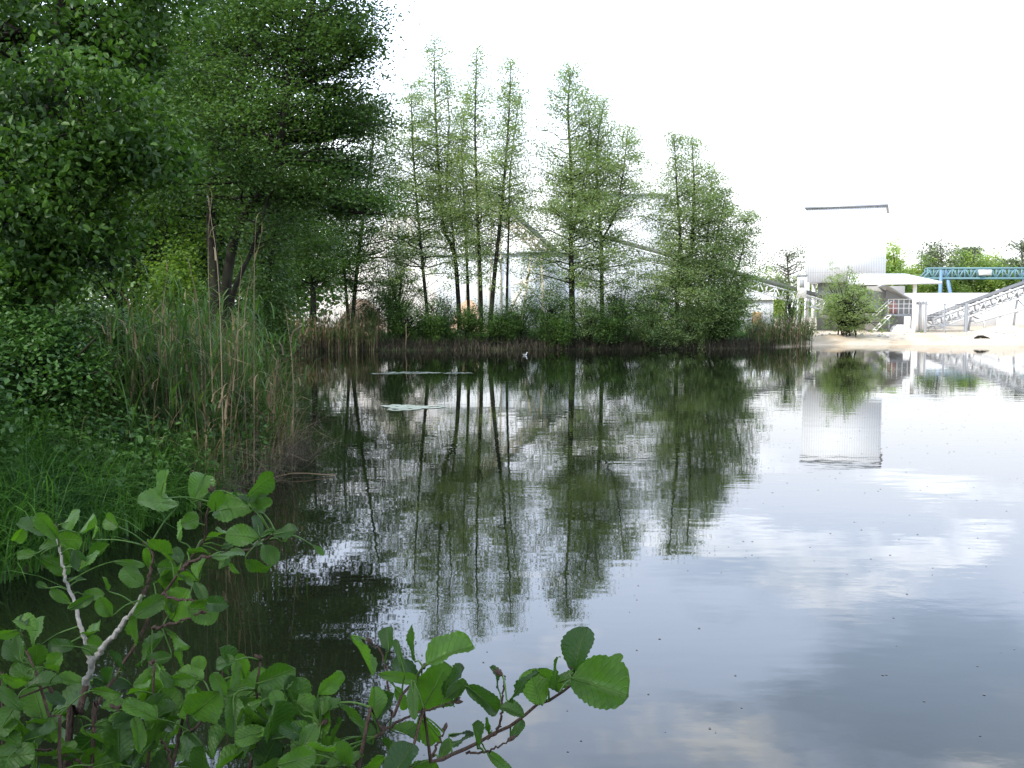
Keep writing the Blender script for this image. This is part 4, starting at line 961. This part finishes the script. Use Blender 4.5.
def shoot(name, label, base_w, skel, leaves, D0, seed, pale=None):
    """skel: list of (pixel points, r0, r1, distance list); leaves: (cx, cy, length px, angle or None, width factor, tone or None)"""
    rng = np.random.default_rng(seed); root = empty(name, base_w, label, 'alder shoot')
    SP = []; SR = []; mats = {'stem_dark': MB(), 'stem_pale': MB()}
    for (pts, r0, r1, D, mt) in skel:
        n = max(8, 6 * len(pts)); Ds = np.interp(np.linspace(0, 1, len(pts)), np.linspace(0, 1, len(D)), D)
        W = [at(x, y, dd) if y < 900 else V(*base_w) + V(rng.normal() * .03, rng.normal() * .03, -.05) for (x, y), dd in zip(pts, Ds)]
        C = catmull(W, n); C[1:-1] += rng.normal(size=(n - 2, 3)) * .0012
        mats[mt].tube(C, np.linspace(r0, r1, n) * (1 + .05 * np.sin(np.arange(n) * 2.4)), 8)
        SP.append(C)
    # an unnamed second pass of buds
    S = np.concatenate(SP)
    def proj(P):
        q = P - CAMP; c_, s_ = math.cos(TH), math.sin(TH); yc = q[:, 1] * c_ - q[:, 2] * s_; zc = q[:, 1] * s_ + q[:, 2] * c_
        return np.stack([512 + F * q[:, 0] / yc, 384 - F * zc / yc], 1), yc
    Spx, Sd = proj(S)
    Vs, Us = [], []; pet = MB()
    fwd = V(0, math.cos(TH), -math.sin(TH)); upv = V(0, math.sin(TH), math.cos(TH)); rt = V(1, 0, 0)
    for (cx, cy, Lp, an, wf, tn) in leaves:
        c = V(cx, cy); dist = np.hypot(*(Spx - c).T); k = int(np.argmin(dist + rng.uniform(0, 12, len(dist)))); sdir = c - Spx[k]
        if an is None: an = math.degrees(math.atan2(-sdir[1], sdir[0])) + rng.normal() * 25 if np.hypot(*sdir) > 8 else rng.uniform(-20, 200)
        a = math.radians(an); k_len = rng.uniform(-.75, .75); dd = rt * math.cos(a) + upv * math.sin(a) + fwd * k_len; fore = 1 / np.linalg.norm(dd); dd = unit(dd)
        bpx = c - V(math.cos(a), -math.sin(a)) * Lp * .5
        D = (S[k][1]) + rng.uniform(-.07, .07); base = at(bpx[0], bpx[1], D)
        Ln = min(Lp / F * D / fore, .074); Ln = max(Ln, .02)
        n = unit(V(rng.normal() * .65, -.6 + rng.normal() * .6, .7 + rng.normal() * .6)); n = unit(n - dd * np.dot(n, dd))
        tone = rng.uniform(0, 1) if tn is None else tn
        near_leaf(Vs, Us, None, base, dd, n, Ln, Ln * wf * rng.uniform(.9, 1.1), tone, rng)
        ks = int(np.argmin(np.linalg.norm(S - base, axis=1) + rng.uniform(0, .008, len(S)))); q = S[ks]
        pet.tube(catmull([q, (q + base) / 2 + V(0, 0, .004), base, base + dd * Ln * .5 + n * .0006], 9), [.0016, .0013, .0012, .0011, .0011, .001, .0009, .0007, .0004], 5, .8)
    mb = MB()
    for (P, f, tn) in Vs: mb.add(P, f, tn)
    for P, f, tn in zip(pet.v, pet.f, pet.t): mb.add(P, f - f.min(), .9); Us.append(np.full((f.size, 2), 0.03))
    o = mb.build('foliage', M['near_leaf'], root, smooth=True)
    uvl = o.data.uv_layers.new(name='leaf'); uvl.data.foreach_set('uv', np.concatenate(Us).astype(np.float32).ravel())
    mb = mats['stem_dark']
    for C in SP:
        e = C[-1]; d = unit(C[-1] - C[-3])
        for j in range(2): 
            d2 = unit(d + rng.normal(size=3) * .4); mb.tube(catmull([e, e + d2 * .006, e + d2 * .013], 5), [.0012, .0026, .003, .0022, .0005], 6, .3)
    for k_, mb in mats.items():
        if mb.v: mb.build('stem', M[k_], root, smooth=True)
    return root
M['petiole'] = plain('petiole', (.10, .16, .05), .5, 0, .2, 20, (.08, .06, .03))

z = .401
def Z(*l): return [(x * z, 460 + y * z) for x, y in l]
sk = [(Z((160, 2600), (165, 768), (195, 640), (214, 562)), .0065, .0054, (1.4, 1.5), 'stem_dark'),
      (Z((214, 562), (228, 512), (208, 440), (190, 370), (165, 300), (150, 230), (140, 180)), .0042, .0016, (1.5, 1.56), 'stem_pale'),
      (Z((214, 562), (228, 512), (255, 470), (290, 430), (325, 385), (358, 336)), .0052, .0034, (1.5, 1.47), 'stem_pale'),
      (Z((358, 336), (372, 290), (380, 240), (370, 215)), .003, .0015, (1.47, 1.5), 'stem_dark'),
      (Z((150, 2600), (228, 768), (232, 660), (240, 615), (300, 520), (345, 445), (380, 370), (405, 335), (450, 275), (490, 225), (512, 195), (515, 140), (530, 80)), .0062, .0016, (1.4, 1.5, 1.42), 'stem_dark'),
      (Z((450, 275), (500, 243), (560, 238), (620, 222), (670, 195), (705, 180)), .0028, .0014, (1.43, 1.38), 'stem_dark'),
      (Z((405, 335), (440, 345), (500, 350), (550, 352)), .0024, .0012, (1.44, 1.40), 'stem_dark'),
      (Z((380, 420), (420, 410), (470, 395), (500, 380)), .0026, .0012, (1.46, 1.40), 'stem_dark'),
      (Z((120, 2600), (150, 700), (120, 640), (90, 540), (62, 470), (48, 420)), .007, .0016, (1.35, 1.45), 'stem_dark'),
      (Z((20, 2600), (5, 700), (30, 620), (60, 585), (120, 565)), .006, .0015, (1.35, 1.4), 'stem_dark'),
      (Z((400, 2600), (370, 768), (380, 640), (378, 560), (385, 510)), .007, .0016, (1.35, 1.38), 'stem_dark'),
      (Z((420, 2600), (430, 768), (480, 690), (520, 620), (560, 540), (560, 490)), .007, .0016, (1.35, 1.33), 'stem_dark'),
      (Z((500, 2600), (620, 768), (650, 690), (640, 600), (650, 500)), .007, .0016, (1.3, 1.3), 'stem_dark'),
      (Z((650, 690), (690, 640), (720, 590)), .0024, .0012, (1.3, 1.28), 'stem_dark'),
      (Z((520, 2600), (720, 768), (770, 720), (800, 660)), .006, .0014, (1.28, 1.25), 'stem_dark'),
      (Z((430, 768), (400, 700), (330, 660), (290, 620)), .0026, .0012, (1.35, 1.38), 'stem_dark'),
      (Z((228, 768), (150, 730), (90, 720), (20, 735)), .0026, .0012, (1.4, 1.36), 'stem_dark')]
zl = [(400,60,62,92,.45),(400,105,88,178,.75),(490,72,62,75,.8),(645,68,72,45,.95),(585,115,95,15,.65),(540,100,52,85,.8),(650,105,58,10,.4),(603,190,82,175,.6),(450,170,58,80,.6),(480,150,52,20,.7),(405,225,75,125,.5),
 (640,165,55,110,.4),(600,207,92,8,.6),(655,190,60,35,.5),(712,180,58,10,.7),(672,236,48,-60,.8),(637,266,62,-38,.5),(580,262,46,-50,.35),(500,272,55,80,.9),(500,226,62,5,.45),(372,240,55,85,.3),(437,300,95,5,.55),
 (330,290,64,135,.7),(315,262,64,-15,.25),(503,327,52,-50,.5),(545,356,52,5,.6),(505,375,72,-10,.8),(450,360,82,60,.8),(365,370,70,30,.6),(430,350,62,88,.45),(450,440,74,-25,.5),(382,470,102,60,.75),(330,430,84,-105,.5),
 (456,490,52,92,.55),(495,512,44,90,.8),(100,165,72,150,.6),(125,160,74,118,.45),(180,150,62,20,.7),(180,196,78,0,.55),(210,158,52,60,.7),(240,230,62,40,.8),(62,236,52,185,.5),(130,266,74,-40,.5),(200,250,58,-60,.6),
 (150,340,58,145,.4),(200,357,62,25,.4),(237,332,60,5,.4),(190,298,48,180,.4),(172,240,48,100,.5),(92,428,72,85,.9),(95,482,60,80,.75),(30,482,84,160,.5),(60,540,84,150,.5),(5,570,56,90,.9),(140,500,52,50,.8),
 (50,410,42,90,.5),(85,610,92,120,.65),(240,430,62,20,.7),(240,462,56,-10,.7),(188,546,86,170,.35),(270,575,84,0,.35),(165,610,104,70,.85),(290,500,60,120,.6),(560,495,66,85,.85),(605,512,64,95,.5),
 (575,545,60,100,.4),(455,540,84,5,.4),(690,540,92,20,.7),(640,562,62,60,.7),(590,572,74,10,.6),(545,562,66,120,.5),(632,640,96,110,.5),(683,640,104,80,.85),(710,680,96,8,.35),(520,600,96,40,.7),(470,590,92,60,.75),
 (400,630,96,130,.8),(310,610,94,160,.5),(350,572,64,20,.8),(390,680,94,75,.5),(340,690,84,100,.4),(292,700,104,95,.7),(305,646,62,10,.4),(800,650,84,85,.55),(805,730,74,0,.7),(765,700,62,90,.5),(700,722,64,30,.7),
 (620,690,92,50,.7),(512,740,84,85,.6),(470,740,94,130,.5),(400,745,94,5,.45),(580,752,90,30,.7),(660,745,80,70,.7),(150,722,112,170,.6),(100,690,94,15,.5),(30,740,104,0,.6),(230,742,92,60,.7),(240,690,80,-20,.5),
 (350,740,90,60,.7),(60,660,80,100,.5),(170,670,90,150,.6),(430,690,80,20,.7),(560,640,84,120,.7),(610,610,70,30,.6),(545,700,90,70,.6),(740,640,70,70,.6),(730,690,70,120,.6),(290,750,100,110,.7),(20,690,80,140,.7),(650,800,100,50,.7),
 (480,800,100,80,.7),(300,810,100,40,.7),(120,790,100,80,.7),(0,800,100,60,.7),(560,820,100,120,.7),(740,780,90,50,.7),(200,800,90,120,.6),(395,790,100,70,.7)]
leaves = [(x * z, 460 + y * z, l * z * 1.06, an, wf * 1.05, None) for x, y, l, an, wf in zl]
rx = np.random.default_rng(9)
for k in range(75):
    x_ = rx.uniform(-10, 340); y_ = rx.uniform(672, 790) - 30 * math.sin(x_ / 340 * PI) * rx.uniform(0, 1)
    leaves.append((x_, y_, rx.uniform(20, 38), None, rx.uniform(.35, .9), None))
for k in range(42):
    cx_, cy_, sp_ = [(205, 530, 42), (165, 590, 35), (60, 560, 30), (130, 620, 40), (40, 650, 35)][k % 5]
    leaves.append((cx_ + rx.normal() * sp_, cy_ + rx.normal() * sp_ * .55, rx.uniform(14, 30), None, rx.uniform(.35, .9), None))
fork = [(66, 580), (76, 608), (86, 640), (88, 675), (104, 645), (116, 632), (130, 612), (144, 594)]
leaves = leaves[:len(zl)] + [q for q in leaves[len(zl):] if min(math.hypot(q[0] - a_, q[1] - b_) for a_, b_ in fork) > 24]
gb = gz(-.55, 1.0); BASE = V(-.55, 1.0, gb)
shoot('alder_sapling', 'alder sapling in the lower left corner with a pale forked stem', BASE, sk, leaves, 1.5, 401)
z2 = .3516
def Z2(*l): return [(290 + x * z2, 600 + y * z2) for x, y in l]
sk2 = [(Z2((60, 1700), (195, 478), (240, 390), (290, 330), (315, 280), (350, 235), (378, 190)), .0075, .0018, (1.15, 1.32), 'stem_dark'),
       (Z2((160, 1700), (330, 490), (400, 460), (460, 445), (520, 415), (600, 370), (700, 300), (740, 285), (800, 240), (850, 205)), .0075, .0016, (1.15, 1.3, 1.25), 'stem_dark'),
       (Z2((560, 395), (590, 370), (603, 310), (607, 240), (605, 215)), .0022, .0012, (1.28, 1.27), 'stem_dark'),
       (Z2((240, 390), (300, 350), (360, 325), (430, 300), (465, 290)), .0022, .0011, (1.27, 1.3), 'stem_dark'),
       (Z2((290, 330), (275, 220), (268, 170), (235, 125)), .002, .001, (1.3, 1.33), 'stem_dark'),
       (Z2((800, 240), (805, 200)), .0012, .001, (1.26, 1.26), 'stem_dark'),
       (Z2((500, 437), (560, 430), (620, 400)), .0018, .001, (1.28, 1.25), 'stem_dark'),
       (Z2((400, 455), (425, 400), (440, 370)), .0022, .001, (1.3, 1.32), 'stem_dark')]
zl2 = [(212,150,118,-48,.42),(278,115,52,95,.75),(352,120,100,92,.2),(310,165,90,110,.2),(455,155,145,25,.62),(410,250,150,60,.75),(330,195,90,150,.6),(305,225,105,-15,.3),(455,220,100,70,.6),(470,265,70,30,.5),
 (232,300,82,100,.62),(270,290,80,60,.7),(312,285,80,-70,.4),(355,275,95,-80,.25),(410,325,105,-5,.35),(392,370,95,-60,.55),(330,385,90,-20,.6),(300,420,165,95,.62),(245,460,100,60,.5),(380,470,90,15,.45),
 (588,212,76,95,.42),(655,228,135,60,.22),(550,285,120,-40,.42),(630,310,62,0,.6),(697,250,98,110,.72),(730,225,88,130,.7),(757,200,120,95,.35),(790,225,110,20,.4),(825,138,118,80,.75),(928,170,42,30,.6),(887,240,170,-12,.78),
 (527,383,78,100,.85),(480,415,85,10,.28),(488,380,70,5,.25),(648,370,58,50,.5),(595,460,95,-40,.3),(565,350,70,90,.2),(85,350,110,95,.42),(135,370,76,70,.62),(100,435,110,-20,.5),(35,420,100,100,.5),(50,395,70,60,.6),
 (160,430,80,100,.5),(180,340,120,-45,.2),(200,400,90,60,.6),(10,370,80,150,.5),(20,460,110,10,.5),(150,470,100,20,.5),(310,480,110,60,.6),(60,470,100,60,.6),(215,380,70,120,.6),(440,430,60,60,.4)]
leaves = [(290 + x * z2, 600 + y * z2, l * z2 * 1.05, an, wf * 1.08, None) for x, y, l, an, wf in zl2]
shoot('alder_sapling', 'thin alder shoot reaching right over the water at the bottom centre', V(-.25, 1.0, gz(-.25, 1.0)), sk2, leaves, 1.3, 402)

# ---------------------------------------------------------------- light, sky, camera
SUN_EL, SUN_AZ = math.radians(43), math.radians(232)      # azimuth clockwise from +Y
sd = V(math.sin(SUN_AZ) * math.cos(SUN_EL), math.cos(SUN_AZ) * math.cos(SUN_EL), math.sin(SUN_EL))
from mathutils import Vector
l = bpy.data.lights.new('sun', 'SUN'); l.energy = 4.6; l.angle = math.radians(2.0); l.color = (1, .95, .87)
lo = bpy.data.objects.new('sun', l); COL.objects.link(lo); lo.location = (0, 0, 50)
lo.rotation_euler = Vector(tuple(sd)).to_track_quat('Z', 'Y').to_euler()
w = bpy.data.worlds.new('World'); sc.world = w; w.use_nodes = True
t = w.node_tree; N, L = t.nodes, t.links; N.clear()
sky = N.new('ShaderNodeTexSky'); sky.sky_type = 'NISHITA'; sky.sun_disc = False
sky.sun_elevation = SUN_EL; sky.sun_rotation = SUN_AZ; sky.air_density = 1.0; sky.dust_density = 2.5
tc = N.new('ShaderNodeTexCoord').outputs['Generated']
sp = N.new('ShaderNodeSeparateXYZ'); L.new(tc, sp.inputs[0])
def mth(op, a, b=0.0, cl=False):
    n = N.new('ShaderNodeMath'); n.operation = op; n.use_clamp = cl
    for s, v in zip(n.inputs, (a, b)):
        if isinstance(v, (int, float)): s.default_value = v
        else: L.new(v, s)
    return n.outputs[0]
z = mth('MAXIMUM', sp.outputs[2], 0.0); zz = mth('ADD', z, .12)
cx = N.new('ShaderNodeCombineXYZ'); L.new(mth('DIVIDE', sp.outputs[0], zz), cx.inputs[0]); L.new(mth('DIVIDE', sp.outputs[1], zz), cx.inputs[1])
n1 = noise(t, .9, 6, mapping(t, cx.outputs[0], (1, 1, 1), (3.1, 1.7, 0)), .55)
n2 = noise(t, .55, 4, mapping(t, cx.outputs[0], (1, 1, 1), (9.2, 4.4, 0)), .5)
# brightness of the cloud layer
n3_ = noise(t, 1.6, 5, mapping(t, cx.outputs[0], (1, 1, 1), (5.1, .7, 0)), .6)
hor = ramp(t, z, .06, .36)                                 # 0 at the horizon, 1 higher up
bright = mix(t, hor, (18.0, 18.3, 18.7), (27.0, 32.0, 42.0))
bright = mix(t, mth('MULTIPLY', ramp(t, n3_, .52, .66), ramp(t, z, .10, .25)), bright, (44., 45., 47.))
dark = mth('MULTIPLY', ramp(t, n1, .47, .60), ramp(t, z, .17, .30))
cloud = mix(t, mth('MULTIPLY', dark, .9), bright, (14.5, 18.5, 25.0))   # divided by background strength .1
gapm = mth('MULTIPLY', ramp(t, n2, .56, .66), ramp(t, z, .24, .40))
blue = mix(t, 1.0, sky.outputs[0], (1.8, 1.95, 2.15), 'MULTIPLY')
skyc = mix(t, gapm, cloud, blue)
skyc = mix(t, ramp(t, z, .45, .75, 0, .75), skyc, (10.5, 10.9, 11.6))
bg = N.new('ShaderNodeBackground'); L.new(skyc, bg.inputs[0]); bg.inputs[1].default_value = .1
o = N.new('ShaderNodeOutputWorld'); L.new(bg.outputs[0], o.inputs[0])

cam = bpy.data.cameras.new('camera'); cam.sensor_width = 36; cam.lens = 36 * F / 1024; cam.clip_end = 5000; cam.clip_start = .05
co = bpy.data.objects.new('camera', cam); COL.objects.link(co); co.location = (0, 0, CH); co.rotation_euler = (PI / 2 - TH, 0, 0); sc.camera = co
sc.render.engine = 'CYCLES'
sc.view_settings.view_transform = 'Standard'; sc.view_settings.look = 'None'; sc.view_settings.exposure = 0; sc.view_settings.gamma = 1
cy = sc.cycles; cy.max_bounces = 6; cy.diffuse_bounces = 3; cy.glossy_bounces = 3; cy.transmission_bounces = 4; cy.caustics_reflective = False; cy.caustics_refractive = False
